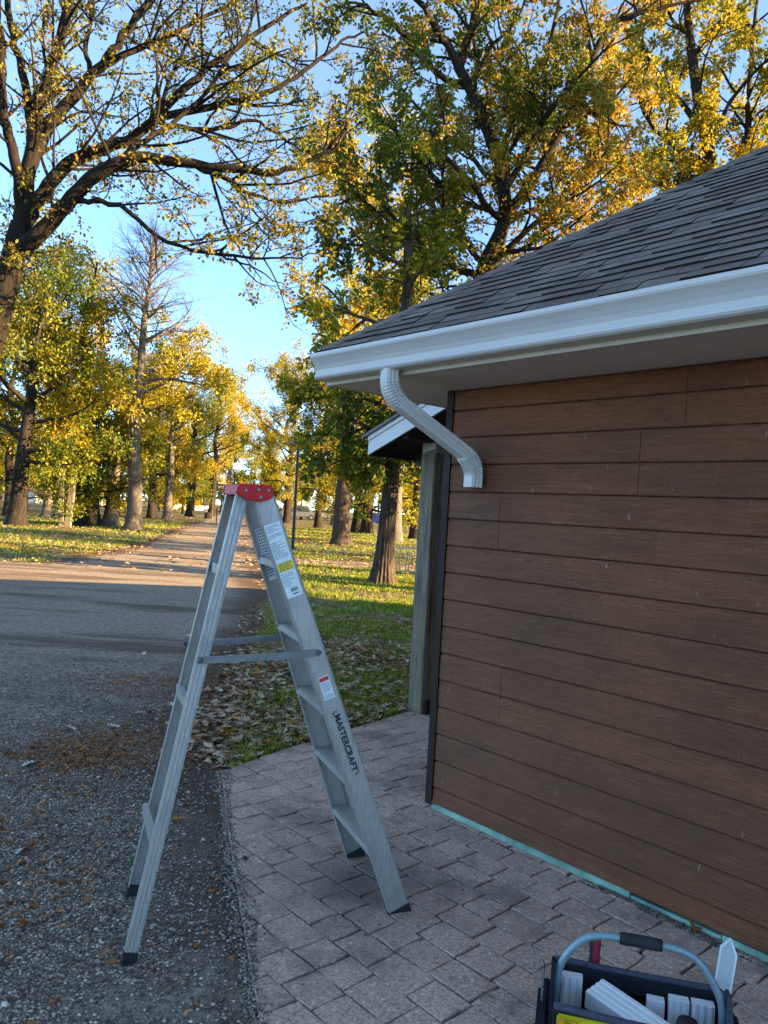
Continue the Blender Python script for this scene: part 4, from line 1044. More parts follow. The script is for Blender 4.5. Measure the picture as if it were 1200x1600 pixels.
for z, azd, L, up in ((2.9, 250, 1.3, -0.1), (3.0, 285, 1.4, -0.1), (3.1, 225, 1.5, -0.1), (3.2, 310, 1.5, -0.09), (3.4, 270, 1.7, -0.1), (3.5, 195, 1.6, -0.08), (3.6, 345, 1.6, -0.08), (2.7, 200, 1.7, -0.06), (2.8, 330, 1.9, -0.06), (3.0, 265, 1.9, -0.07), (3.1, 90, 1.8, -0.05), (3.3, 150, 2.0, -0.05), (3.5, 20, 2.2, -0.05), (3.9, 235, 2.0, -0.03), (4.3, 300, 2.2, -.02), (4.6, 180, 2.0, 0), (4.9, 60, 2.0, 0), (5.4, 0, 2.0, 0.0), (5.8, 210, 2.1, .02), (6.5, 280, 1.7, .03), (7.2, 190, 1.9, .04), (7.9, 80, 1.5, .05), (8.4, 330, 1.4, .06)):
    i = int(np.argmin(np.abs(P[:, 2] - z))); a = rad(azd)
    Q = T.path(P[i], np.array([math.cos(a), math.sin(a), 0.35]), L, 7, 0.12, up); r_ = np.linspace(min(.07, R[i]*.5), .012, len(Q)); T.tube(Q, r_, 6); T.grow(Q, r_, 0, cfgD)
T.build("furrowed_tree", "near tree with deeply furrowed bark and low green crown beside the bike rack", L_GREENY, B_RIDGE, tuple(b4), rel=True)

# --- park trees of several growth forms
def park_tree(seed, h, cb, spread, r0, nl, lsize, lpt, lean=(0, 0), low=False, top_bare=None, sides=12, up=0.03, twin=False, dens=1.0, shape='round'):
    T = Tree(seed, lsize); rr = T.r
    if top_bare: T.leaf_p = lambda p: 1.0 if p[2] < top_bare * h else (0.0 if p[2] > (top_bare + .06) * h else 0.35)
    stems = [(0.0, 0.0)] if not twin else [(-0.45, -0.05), (0.5, 0.06)]
    cfg = [dict(n=1.5 * dens, t0=0.2, ang=(30, 70), L=(1.0, 2.8), r=0.035, wob=0.16, up=up * 0.6, seg=5, sides=4, leaf=34, lspread=0.6),
           dict(n=2.6 * dens, t0=0.1, ang=(25, 70), L=(0.4, 1.4), r=0.011, wob=0.2, up=0.0, seg=4, sides=3, leaf=lpt * 5.2, lspread=0.5, lt0=0.05)]
    for sx, sl in stems:
        pts = [np.array([sx, 0, -0.05])]; d = np.array([lean[0] + sl, lean[1], 1.0])
        for k in range(1, 8):
            pts.append(np.array([sx, 0, 0]) + d * (h * 0.93 * k / 7) * np.array([1 - 0.07*k, 1, 1]) + np.r_[rr.normal(0, 0.02 * h * k / 7, 2), 0])
        P, R = T.trunk(pts, r0, r0 * 0.13, 0.5, sides)
        for j in range(nl):
            t = cb + (1 - cb) * ((j + rr.random()) / nl) ** 0.9; i = min(int(t * (len(P) - 1)), len(P) - 2)
            prof = {'round': math.sin(math.pi * min(1, 0.2 + 0.75 * (t - cb) / (1 - cb))) ** 0.8, 'vase': 0.45 + 0.55 * (t - cb) / (1 - cb), 'cone': 1.05 - 0.8 * (t - cb) / (1 - cb)}[shape]
            a = rr.uniform(0, 2 * math.pi); el = 0.15 + 0.9 * (t - cb) / (1 - cb) if not low else -0.1 + 0.9 * (t - cb) / (1 - cb)
            d = np.array([math.cos(a), math.sin(a), el]); L = spread * prof * rr.uniform(0.75, 1.15)
            Q = T.path(P[i], d, L, 7, 0.11, up); r_ = np.linspace(min(R[i] * 0.55, 0.03 + 0.02 * L), 0.015, len(Q)); T.tube(Q, r_, 6); T.grow(Q, r_, 0, cfg)
    return T
GRP = "autumn trees across the park"
protoA = park_tree(31, 13.5, 0.13, 5.0, 0.42, 30, 0.14, 11, (0.05, 0), low=True).build("park_tree", "dark trunked tree leaning right on the leaf strewn lawn at the far left", L_GREENY, B_DARK, tuple(gnd(25, 822)), GRP)
protoB = park_tree(37, 17.0, 0.18, 4.8, 0.36, 30, 0.155, 12, (0.0, 0.0)).build("park_tree", "yellow tree with the dark forked trunk behind the second lamp post", L_YELLOW, B_DARK, tuple(gnd(447, 818)), GRP)
protoC = park_tree(41, 15.0, 0.14, 4.6, 0.40, 32, 0.14, 12, (-0.02, 0.0), low=True).build("park_tree", "dark trunked tree directly right of the grey split post", L_MID, B_DARK, tuple(gnd(127, 822)), GRP)
protoD = park_tree(43, 12.0, 0.3, 4.2, 0.30, 20, 0.16, 11, (0.02, 0.0), shape='vase').build("park_tree", "slim tree with its lit trunk standing behind the leaning one at far left", L_YELLOW, B_GREY, tuple(gnd(72, 808)), GRP)
bare = park_tree(47, 16.0, 0.2, 4.2, 0.40, 24, 0.17, 8, (0.012, 0), top_bare=0.60, dens=1.1, up=0.05)
cfgT = [dict(n=4.2, t0=0.05, ang=(20, 55), L=(0.7, 2.0), r=0.015, wob=0.09, up=0.015, seg=5, sides=3), dict(n=6.0, t0=0.1, ang=(18, 50), L=(0.3, 1.0), r=0.008, wob=0.1, up=0.0, seg=3, sides=3)]
for k in range(34):
    z = 10.2 + 4.4 * (k / 34); a = k * 2.4; d = np.array([math.cos(a), math.sin(a), 0.35 + 0.035 * k])
    Q = bare.path(np.array([0.012 * z, 0, z]), d, bare.r.uniform(2.3, 3.3) * (1 - 0.3 * k / 34), 7, 0.08, 0.0); r_ = np.linspace(0.042, 0.01, len(Q)); bare.tube(Q, r_, 5); bare.grow(Q, r_, 0, cfgT)
bare = bare.build("bare_topped_tree", "tall straight grey trunked tree whose top is bare of leaves", L_MID, B_GREY, tuple(gnd(208, 828)))
twin = park_tree(53, 7.0, 0.16, 2.6, 0.42, 16, 0.19, 10, low=True, twin=True).build("twin_trunk_tree", "short bushy tree with two lit reddish trunks left of the grey trunk", L_GREENY, B_GREY, tuple(gnd(157, 822)))
tall = park_tree(59, 18.5, 0.42, 4.4, 0.40, 22, 0.18, 8, (0.0, 0.0), dens=1.1, shape='vase').build("tall_tree", "tall thick trunked tree standing in front of the porch eave, left of the furrowed one", L_MID, B_RIDGE, tuple(gnd(533, 852)))
places = [   # (u, v, which, rz, scale, label)
    (237, 809, protoC, 1.2, 0.95, "mid-size tree just right of the tall bare topped tree"),
    (262, 811, protoD, 2.4, 1.25, "tree with a split leaning trunk left of the white pickup"),
    (297, 807, protoA, 2.0, 1.12, "tree whose trunk stands hard against the white pickup's left side"),
    (497, 825, protoB, 4.1, 0.9, "yellow tree with a straight trunk between the black lamp post and the tall tree"),
    (522, 821, protoD, 0.6, 1.2, "slim tree half hidden behind the left edge of the tall tree"),
    (556, 832, protoC, 3.6, 0.95, "tree with a leaning lit trunk just right of the tall tree"),
    (572, 834, protoA, 5.2, 1.0, "short dark trunk between the tall tree and the furrowed tree"),
    (618, 846, protoD, 3.3, 1.15, "thin dark trunk half hidden behind the furrowed tree"),
    (648, 843, protoC, 5.0, 0.9, "tree with one side of its trunk sunlit beside the weathered porch post"),
    (355, 805, protoD, 4.4, 1.5, "tree at the far end of the gravel road behind the ladder cap"),
    (420, 803, protoB, 2.2, 1.0, "far yellow tree right of the gravel road's end"),
    (180, 806, protoB, 5.5, 0.85, "tree rising behind the grey trunk on its left side"),
    (12, 808, protoB, 0.9, 0.85, "far yellow tree at the left edge of the lawn"),
    (330, 806, protoC, 4.0, 1.1, "tree behind the pale stakes by the road's left edge"),
]
for u, v, pr, rz, scl, lb in places:
    copy_tree(pr, tuple(gnd(u, v)), rz, (scl,) * 3, lb, GRP)
young = park_tree(71, 8.5, 0.1, 3.2, 0.16, 22, 0.16, 12, low=True, sides=8).build("young_tree", "small low crowned yellow tree in the far part of the park", L_YELLOW, B_DARK, tuple(gnd(285, 803)), "small yellow trees far off in the park")
for u, v, rz, scl in ((40, 800, 1, 1.0), (215, 801, 2, 1.1), (312, 798, 3, 1.2), (250, 798, 2.5, 1.3), (395, 804, 4, 1.2), (470, 812, 5, 0.9), (512, 810, 5.6, 1.1), (590, 818, .5, 1.0), (640, 818, 1.6, 1.1), (120, 796, 2.8, 1.1), (345, 799, 0.2, 1.1), (0, 792, 0.4, 1.2)):
    copy_tree(young, tuple(gnd(u, v)), rz, (scl,) * 3, young["label"], young["group"])
# trees to the right beyond the building that stand between the low sun and the lawn
for x, y, pr, rz, scl, lb in ((17, 22.5, protoA, 1.0, 0.9, "green tree farthest right behind the roof"), (15, 33, protoD, 3.0, 1.0, "tree behind the yellow tree at the upper right")):
    copy_tree(pr, (x, y, 0), rz, (scl,) * 3, lb, GRP)

for x, y, rz, scl, lb in ((12.5, 13.2, 1.0, 0.9, "tall stem tree nearest the back corner of the building"), (18.5, 11.8, 2.5, 1.0, "tall stem tree beside the back wall of the building"), (24, 11.6, 4.0, 0.95, "tall stem tree farthest out behind the building")):
    copy_tree(tall, (x, y, 0), rz, (scl * .7, scl * .7, scl), lb, "tall stem trees behind the building")

# --- far woodland that reads as one mass
def woodland():
    T = park_tree(61, 16, 0.14, 5.0, 0.35, 20, 0.42, 6, low=True, dens=0.8); rr = np.random.default_rng(9)
    LP = np.concatenate(T.lp); LD = np.concatenate(T.ld); WV = np.concatenate(T.V); WQ = np.concatenate(T.Q)
    T2 = Tree(3, 0.42); V = []; Q = []; n = 0
    for k in range(46):
        x = -125 + k * 4.4 + rr.normal(0, 1.6); y = 122 + rr.uniform(-6, 24); sc_ = rr.uniform(0.75, 1.15) * (0.72 if -30 < x < -14 else 1.0); a = rr.uniform(0, 6.28)
        M = np.array([[math.cos(a), -math.sin(a), 0], [math.sin(a), math.cos(a), 0], [0, 0, 1]]) * sc_
        T2.lp.append(LP @ M.T + [x, y, 0]); T2.ld.append(LD @ M.T / sc_)
        V.append(WV @ M.T + [x, y, 0]); Q.append(WQ + n); n += len(WV)
    me = T2.leaf_mesh("far_woodland", 0.5, 0.95)
    o = obj("far_woodland", me, L_YELLOW); tag(o, "mass of yellow autumn woodland closing the view beyond the park", "woodland", kind="stuff")
    keep = [np.concatenate(V)]; o2 = obj("woodland_trunks", np_mesh("woodland_trunks", np.concatenate(V), Q=np.concatenate(Q)), B_DARK); o2.parent = o; o2["kind"] = "stuff"
woodland()

# ------------------------------------------------------------------ park furniture and far objects
M_BLACK = plain("black_pole_paint", (0.012, 0.012, 0.013), 0.5, 0.4)
def lamp(u, v, h, label, pale=False, r=0.058):
    p = gnd(u, v); t = empty("street_lamp", tuple(p)); tag(t, label, "lamp post", "lamp posts along the gravel road")
    mp = M_BLACK
    mb = MB(); mb.lathe([(r*1.9, -0.03), (r*1.9, 0.12), (r*1.2, 0.16), (r, 0.5), (r*0.85, h - 0.12), (r*0.85, h - 0.06)], 14); mb.build("pole", mp, t, smooth=True)
    mb = MB(); mb.lathe([(0.10, h - 0.07), (0.33, h - 0.10), (0.335, h - 0.05), (0.2, h + 0.04), (0.07, h + 0.08), (0.0, h + 0.085)], 24); mb.build("lamp_shade", plain("lamp_shade_paint", (0.6, 0.6, 0.58) if pale else (0.10, 0.11, 0.13), 0.5, 0.4), t, smooth=True)
    mb = MB(); mb.lathe([(0.0, h - 0.11), (0.07, h - 0.10), (0.09, h - 0.0705)], 14); mb.build("diffuser", plain("lamp_diffuser", (0.5, 0.5, 0.47), 0.3, 0.5), t)
    return t
lamp(457, 861, 4.05, "tall black lamp post with flat round shade, standing alone right of the ladder top")
lamp(452, 818, 3.9, "farther lamp post with a pale shade, beside the dark forked trunk", True, 0.06)
lamp(439, 806, 3.9, "farthest and smallest lamp post seen left of the dark forked trunk", True, 0.06)

# bike rack
p0, p1 = gnd(613, 897.5), gnd(680, 901); p0[2] = p1[2] = 0
rk = empty("bike_rack", tuple(p0)); tag(rk, "beige metal bike rack with thin upright bars beside the furrowed trunk", "bike rack")
d = (p1 - p0); L_ = np.linalg.norm(d); u_ = d / L_; zt = 0.72
M_RACK = plain("beige_metal", (0.62, 0.53, 0.36), 0.5, 0.4, 0.1)
mb = MB(); mb.tube([u_*0, u_*L_], 0.02, 8) if False else None
mb.tube([np.array([0, 0, zt]), u_*L_ + [0, 0, zt]], 0.024, 8); mb.build("top_rail", M_RACK, rk, smooth=True)
mb = MB(); mb.tube([np.array([0, 0, 0.10]), u_*L_ + [0, 0, 0.10]], 0.024, 8); mb.build("bottom_rail", M_RACK, rk, smooth=True)
x = 0.03
bm0 = None
while x < L_ - 0.02:
    for k in range(3):
        xx = x + k * 0.075
        if xx > L_ - 0.02: break
        if bm0 is None:
            mb = MB(); mb.tube([(0, 0, 0.1), (0, 0, zt)], 0.0135, 6); o = mb.build("bar", M_RACK, rk, smooth=True); bm0 = o.data
        else: o = obj("bar", bm0, None, rk)
        o.location = u_ * xx
    x += 0.31
for xx in (0.02, L_ - 0.02):
    mb = MB(); mb.box(-0.02, 0.02, -0.25, 0.25, -0.01, 0.03); mb.box(-0.015, 0.015, -0.02, 0.02, 0.03, 0.1); o = mb.build("foot", M_RACK, rk); o.location = u_ * xx
# split grey post at left
pp = gnd(101, 824)
po = empty("wooden_post", tuple(pp)); tag(po, "grey weathered split post of two upright planks on the left lawn", "post")
for xx, h, w_, tl in ((-0.14, 2.9, 0.13, 0.015), (0.14, 2.75, 0.16, -0.02)):
    mb = MB(); mb.prism([(xx - w_, -0.1, -0.05), (xx + w_, -0.1, -0.05), (xx + w_*.9 - tl*9, -0.1, h), (xx - w_*.9 - tl*9, -0.1, h - 0.12)], (0, 0.2, 0)); mb.build("plank", M_POST, po, 0.02)
# stakes by the road
for u, v, h, lb in ((318, 817, 1.9, "thin pale stake nearest the pickup, left of the ladder"), (338, 817, 1.7, "thin dark stake right of the pale one, left of the ladder cap"), (331, 812, 2.2, "slim grey pole standing between the two stakes")):
    mb = MB(); mb.lathe([(0.05, -0.05), (0.045, h * .5), (0.035, h), (0.02, h + 0.02)], 8)
    o = mb.build("stake", plain("stake_wood", (0.5, 0.48, 0.42) if "pale" in lb and "dark" not in lb else (0.09, 0.075, 0.06), 0.8), None); o.location = gnd(u, v); tag(o, lb, "stake")
# rubbish of a stump right of stakes
mb = MB(); mb.lathe([(0.5, -0.05), (0.42, 0.1), (0.36, 0.35), (0.34, 0.62), (0.2, 0.66)], 14); o = mb.build("tree_stump", B_DARK, None); o.location = gnd(325, 811); tag(o, "low dark tree stump beside the stakes by the gravel road", "stump")

def vehicle(name, label, cat, loc, rz, col, L=5.4, W=1.95, H=1.85, truck=True, scale=1.0):
    t = empty(name, loc, rz); tag(t, label, cat); m = plain(name + "_paint_" + cat.replace(" ", "_"), col, 0.25, 0.6, 0.1, 0.03)
    mg = bpy.data.materials.get("car_glass") or plain("car_glass", (0.02, 0.025, 0.03), 0.08, 0.6)
    hl = L / 2
    if truck: side = [(-hl, .5), (-hl, 1.12), (-.1, 1.14), (-.1, 1.16), (.05, H), (1.15, H), (1.6, 1.22), (hl - .1, 1.1), (hl, .95), (hl, .45), (hl - .45, .42), (-hl + .4, .45)]
    else: side = [(-hl, .55), (-hl + .02, 1.0), (-hl + .35, H), (1.0, H), (1.55, 1.1), (hl - .1, .98), (hl, .8), (hl, .42), (-hl + .2, .4)]
    mb = MB(); mb.prism([(x, -W/2, z) for x, z in side], (0, W, 0)); mb.build("body", m, t, 0.07, 3)
    x0, x1, x2 = (0.1, 1.12, 1.5) if truck else (-hl + .5, 0.95, 1.35)
    for sg_ in (-1, 1):
        mb = MB(); mb.prism([(x0, sg_*(W/2 + .004), 1.2 if truck else 1.08), (x2, sg_*(W/2 + .004), 1.22 if truck else 1.1), (x1, sg_*(W/2 + .004), H - .12), (x0 + .08, sg_*(W/2 + .004), H - .12)], (0, sg_*0.01, 0)); mb.build("window", mg, t)
    mb = MB(); a, b = (1.17, 1.6) if truck else (1.02, 1.52)
    mb.prism([(a + .03, -W/2 + .12, H - .08), (b + .005, -W/2 + .12, 1.25 if truck else 1.14), (b + .03, -W/2 + .12, 1.26 if truck else 1.15), (a + .055, -W/2 + .12, H - .07)], (0, W - .24, 0)); mb.build("windscreen", mg, t)
    for wx in (-hl + 1.05, hl - .95):
        for sg_ in (-1, 1):
            mb = MB(); V = []
            prof = [(.2, -.12), (.34, -.12), (.37, -.08), (.37, .08), (.34, .12), (.2, .12)]; nn = 20
            for (r_, y_) in prof:
                for i in range(nn): V.append((wx + r_*math.cos(6.2832*i/nn), sg_*(W/2 - .1) + y_, .37 + r_*math.sin(6.2832*i/nn)))
            mb.add(V, [(j*nn+i, j*nn+(i+1)%nn, (j+1)*nn+(i+1)%nn, (j+1)*nn+i) for j in range(5) for i in range(nn)])
            wh = mb.build("wheel", M_RUB, t)
            mb = MB(); V = [(wx + .21*math.cos(6.2832*i/nn), sg_*(W/2 - .1) + y_, .37 + .21*math.sin(6.2832*i/nn)) for y_ in (-.11, .11) for i in range(nn)]
            mb.add(V, [tuple(range(nn)), tuple(range(nn, 2*nn))] + [(i, (i+1)%nn, nn+(i+1)%nn, nn+i) for i in range(nn)]); mb.build("rim", M_STEEL, wh)
    for sg_ in (-1, 1):
        mb = MB(); mb.box(hl - .03, hl + .015, sg_*W*.36 - .2, sg_*W*.36 + .2, .74, .92); mb.build("headlight", M_LABEL, t, 0.02)
    return t
vehicle("pickup_truck", "white pickup truck parked far off at the end of the lawn", "pickup", (-25.5, 103, 0), rad(195), (0.75, 0.77, 0.8))
vehicle("parked_car", "pale van parked far off between trunks right of the black lamp post", "van", tuple(gnd(468, 812)), rad(5), (0.12, 0.125, 0.13), 5.0, 1.9, 1.9, False)
vehicle("parked_car", "grey car parked far off left of the tall tree trunk", "car", tuple(gnd(508, 814)), rad(178), (0.3, 0.32, 0.35), 4.5, 1.8, 1.5, False)
vehicle("parked_car", "dark blue car seen far off just left of the furrowed trunk", "car", tuple(gnd(586, 822)), rad(175), (0.02, 0.04, 0.25), 4.2, 1.8, 1.5, False)
vehicle("parked_car", "small orange vehicle far off between furrowed trunk and porch post", "vehicle", tuple(gnd(638, 826)), rad(178), (0.45, 0.15, 0.02), 2.6, 1.3, 1.15, False)

def house(label, u, v, w_, d_, h_, rh, wall, roofc, rz=0.0, cat="building"):
    t = empty("house", tuple(gnd(u, v)), rz); tag(t, label, cat)
    mb = MB(); mb.box(-w_/2, w_/2, 0, d_, -0.05, h_); mb.build("wall", plain("house_wall", wall, 0.8), t)
    mb = MB(); mb.prism([(-w_/2 - .4, -.4, h_ + .01), (-w_/2 - .4, d_ + .4, h_ + .01), (-w_/2 - .4, d_/2, h_ + rh)], (w_ + .8, 0, 0)); mb.build("roof", plain("house_roof", roofc, 0.8), t)
    k = max(2, int(w_ / 4))
    for i in range(k):
        x = -w_/2 + (i + .5) * w_/k
        if i == k // 2:
            mb = MB(); mb.box(x - .5, x + .5, -0.03, 0.02, 0.0, 2.05); dr = mb.build("door", plain("house_door", (0.12, 0.1, 0.09), 0.6), t)
            mb = MB(); mb.box(x + .34, x + .4, -0.08, -0.031, 1.0, 1.06); mb.build("handle", M_STEEL, dr)
        else:
            mb = MB()
            for a0, a1, b0, b1 in ((-.7, .7, .9, 1.0), (-.7, .7, 2.0, 2.1), (-.7, -.6, 1.0, 2.0), (.6, .7, 1.0, 2.0)): mb.box(x + a0, x + a1, -0.04, 0.02, b0, b1)
            fr = mb.build("window", M_WHITE, t); mb = MB(); mb.box(x - .6, x + .6, -0.02, 0.01, 1.0, 2.0); mb.build("pane", mg_, fr)
mg_ = plain("house_glass", (0.03, 0.035, 0.04), 0.1, 0.6)
house("low cream building far off behind the grey split post", 92, 787, 14, 8, 3.6, 1.8, (0.6, 0.55, 0.45), (0.1, 0.09, 0.09))
house("low grey building far off left of the white pickup", 281, 796, 9, 7, 2.2, 1.2, (0.3, 0.32, 0.36), (0.12, 0.12, 0.13), 0.1)
house("pale house far off at the left edge between trunks", -8, 783, 12, 8, 3.4, 2.0, (0.62, 0.6, 0.56), (0.14, 0.1, 0.08), -0.1)

# ------------------------------------------------------------------ gravel stones, grass blades, fallen leaves
G = np.random.default_rng(77)
PAVE = [gnd(u, v)[:2] for u, v in ((400,1600),(376,1440),(357,1330),(346,1207),(420,1184),(500,1152),(575,1130),(652,1112))]
PAVE = [PAVE[0] + (PAVE[0]-PAVE[1])*2] + PAVE[1:-1] + [PAVE[-1] + (PAVE[-1]-PAVE[-2])*6]
def pave_in(P):
    """positive distance inside the paved pad"""
    m = np.full(len(P), 1e9)
    for a, b in zip(PAVE[:-1], PAVE[1:]):
        d = b - a; n_ = np.array([d[1], -d[0]]) / np.hypot(*d); m = np.minimum(m, (P - a) @ n_)
    return m
def scatter(n, y0, y1, xl, xr, pw=1.0):
    """points roughly even over what the eye sees: density falls with distance"""
    y = y0 * (y1 / y0) ** (G.random(n) ** pw); x = xl(y) + (xr(y) - xl(y)) * G.random(n); return np.stack([x, y], 1)
def stones(name, P, size, z, m, parent=None):
    n = len(P); base = np.array([(1,0,0),(-1,0,0),(0,1,0),(0,-1,0),(0,0,1),(0,0,-1),(.62,.62,.3),(-.62,.62,.3),(.62,-.62,.3),(-.62,-.62,.3)], float)
    T = np.array([(4,0,6),(4,6,2),(4,2,7),(4,7,1),(4,1,9),(4,9,3),(4,3,8),(4,8,0),(0,5,6),(6,5,2),(2,5,7),(7,5,1),(1,5,9),(9,5,3),(3,5,8),(8,5,0)])
    B = base[None] * G.uniform(0.7, 1.25, (n, 10, 1)); a = G.uniform(0, 6.28, n); c, s_ = np.cos(a), np.sin(a)
    B = B * np.stack([size * G.uniform(.8, 1.5, n), size * G.uniform(.6, 1, n), size * G.uniform(.4, .8, n)], 1)[:, None, :]
    X = B[..., 0] * c[:, None] - B[..., 1] * s_[:, None] + P[:, 0:1]; Yv = B[..., 0] * s_[:, None] + B[..., 1] * c[:, None] + P[:, 1:2]; Z = B[..., 2] + (np.zeros(n) + z + size * 0.15)[:, None]
    V = np.stack([X, Yv, Z], -1).reshape(-1, 3); TT = (np.arange(n)[:, None, None] * 10 + T[None]).reshape(-1, 3)
    return obj(name, np_mesh(name, V, T=TT), m)
n = N("pebble"); n.fin(n.mix(n.ramp(n.noise(120, 2), [(0.35, 0.35), (0.65, 0.0)]), n.ramp(n.rnd(), [(0.0, (0.06, 0.044, 0.031)), (0.4, (0.18, 0.14, 0.103)), (0.75, (0.38, 0.31, 0.24)), (0.94, (0.52, 0.44, 0.35)), (1.0, (0.68, 0.61, 0.52))]), (0.09, 0.075, 0.06)), 0.7, 0.35)
M_PEB = n.m
P = scatter(300000, 1.75, 8.5, lambda y: np.maximum(-0.62 * y - 0.4, -7), lambda y: XR(y) + 0.25, 1.15)
keep = (pave_in(P) < 0.10 * (fnoise(P[:, 0]*7, P[:, 1]*7, 2) - 0.42)); dn = fnoise(P[:, 0] * 1.3, P[:, 1] * 1.3, 12); keep &= (G.random(len(P)) < np.clip((dn - 0.2) * 2.8, 0.2, 1) * np.clip((9.0 - P[:, 1]) / 6.0, 0, 1) * np.clip(0.2 - pave_in(P) * 1.8, 0.2, 1)); P = P[keep]
sz = (0.0018 + 0.0062 * G.random(len(P)) ** 3.0) * (1 + 0.06 * P[:, 1]); big = G.random(len(P)) < 0.006; sz[big] *= 1.9
tag(stones("gravel_stones", P, sz, np.where(pave_in(P) > 0, 0.027, 0.007), M_PEB), "loose grey gravel stones covering the near part of the road", "gravel", kind="stuff")
P = scatter(11000, 1.7, 5.5, lambda y: -0.9 + 0 * y, lambda y: 1.6 + 0 * y)
# grit washed onto the paving, mostly along its left edge and under the ladder
d_ = pave_in(P); keep = (d_ > 0) & (G.random(len(P)) < np.clip(0.75 * np.exp(-d_ / 0.12) + 0.55 * (fnoise(P[:,0]*2.2, P[:,1]*2.2, 4) > 0.56), 0.03, 1))
loc_ = (P - BC[:2]) @ UB[:2]; keep &= loc_ < -0.03; P = P[keep]
tag(stones("paving_grit", P, 0.0016 + 0.0045 * G.random(len(P)) ** 3, 0.027, M_PEB), "small stones and grit strewn over the paving", "grit", kind="stuff")

# gravel spilled over the pad's left edge
Q_ = []
for a_, b_ in zip(PAVE[:3], PAVE[1:4]):
    k_ = int(np.hypot(*(b_ - a_)) * 2600); t_ = G.random(k_)[:, None]; d_ = b_ - a_; nn_ = np.array([d_[1], -d_[0]]) / np.hypot(*d_)
    off_ = G.normal(0, 1, k_) * (0.012 + 0.05 * np.clip(fnoise((t_[:, 0] + a_[1]) * 6, t_[:, 0] * 0, 8) - 0.35, 0, 1))
    Q_.append(a_ + d_ * t_ + nn_ * off_[:, None])
P = np.concatenate(Q_)
tag(stones("edge_gravel", P, 0.0018 + 0.006 * G.random(len(P)) ** 2.4, np.where(pave_in(P) > 0.004, 0.026, 0.013), M_PEB), "small gravel spilled along the left edge of the paving", "gravel", kind="stuff")

# grass blades
def blades(name, P, h, wd, m):
    n = len(P); a = G.uniform(0, 6.28, n); le = G.uniform(0.1, 0.8, n) * h; w2 = wd / 2
    ax = np.stack([np.cos(a), np.sin(a), 0*a], 1); s_ = np.stack([-np.sin(a), np.cos(a), 0*a], 1) * w2[:, None]
    b = np.c_[P, np.zeros(n)]; mid = b + ax * (le * .35)[:, None] + np.array([0, 0, 1]) * (h * .6)[:, None]; tip = b + ax * le[:, None] + np.array([0, 0, 1]) * h[:, None]
    V = np.stack([b - s_, b + s_, mid + s_*.8, mid - s_*.8, tip], 1).reshape(-1, 3); i = np.arange(n)[:, None] * 5
    return obj(name, np_mesh(name, V, Q=i + [0, 1, 2, 3], T=i + [3, 2, 4]), m)
n = N("grass_blade"); gc = n.ramp(n.rnd(), [(0.0, (0.075, 0.125, 0.014)), (0.5, (0.19, 0.26, 0.024)), (0.85, (0.34, 0.36, 0.035)), (1.0, (0.5, 0.42, 0.1))])
n.fin(gc, 0.6, 0.25); tr = n.new("ShaderNodeBsdfTranslucent"); n.nt.links.new(gc, tr.inputs[0]); mx = n.new("ShaderNodeMixShader"); mx.inputs[0].default_value = 0.45
n.nt.links.new(n.b.outputs[0], mx.inputs[1]); n.nt.links.new(tr.outputs[0], mx.inputs[2]); n.nt.links.new(mx.outputs[0], n.out.inputs[0]); M_BLADE = n.m
def lawn_mask(P): return np.clip((fnoise(P[:, 0] * 1.1, P[:, 1] * 1.1, 31) - 0.38) * 5, 0.04, 1)
P = scatter(150000, 4.6, 22, lambda y: XR(y) + 0.02, lambda y: np.full_like(y, 2.6) + 0.06 * y)
P = P[(pave_in(P) < -0.01)]; P = P[G.random(len(P)) < lawn_mask(P) * np.clip((P[:, 0] - XR(P[:, 1])) / 0.5 + 0.1, 0, 1)]
hh = G.uniform(0.03, 0.075, len(P)) * (1 + 0.012 * P[:, 1])
tag(blades("lawn_grass", P, hh, 0.0035 + 0.0007 * P[:, 1], M_BLADE), "short green grass of the lawn beside the building", "grass", kind="stuff")
P = scatter(110000, 16, 60, lambda y: -0.62 * y, lambda y: 0.1 * y + 1)
on = ((P[:, 0] > XL(P[:, 1])) & (P[:, 0] < XR(P[:, 1]) + .3)) | ((P[:, 0] > -3.5) & (P[:, 1] > 21) & (P[:, 1] < 24.7))
P = P[~on & (P[:, 1] > 16.5)]; P = P[G.random(len(P)) < lawn_mask(P * 0.4)]
tag(blades("park_grass", P, G.uniform(0.05, 0.11, len(P)), 0.004 + 0.0009 * P[:, 1], M_BLADE), "grass of the far park lawns among fallen leaves", "grass", kind="stuff")

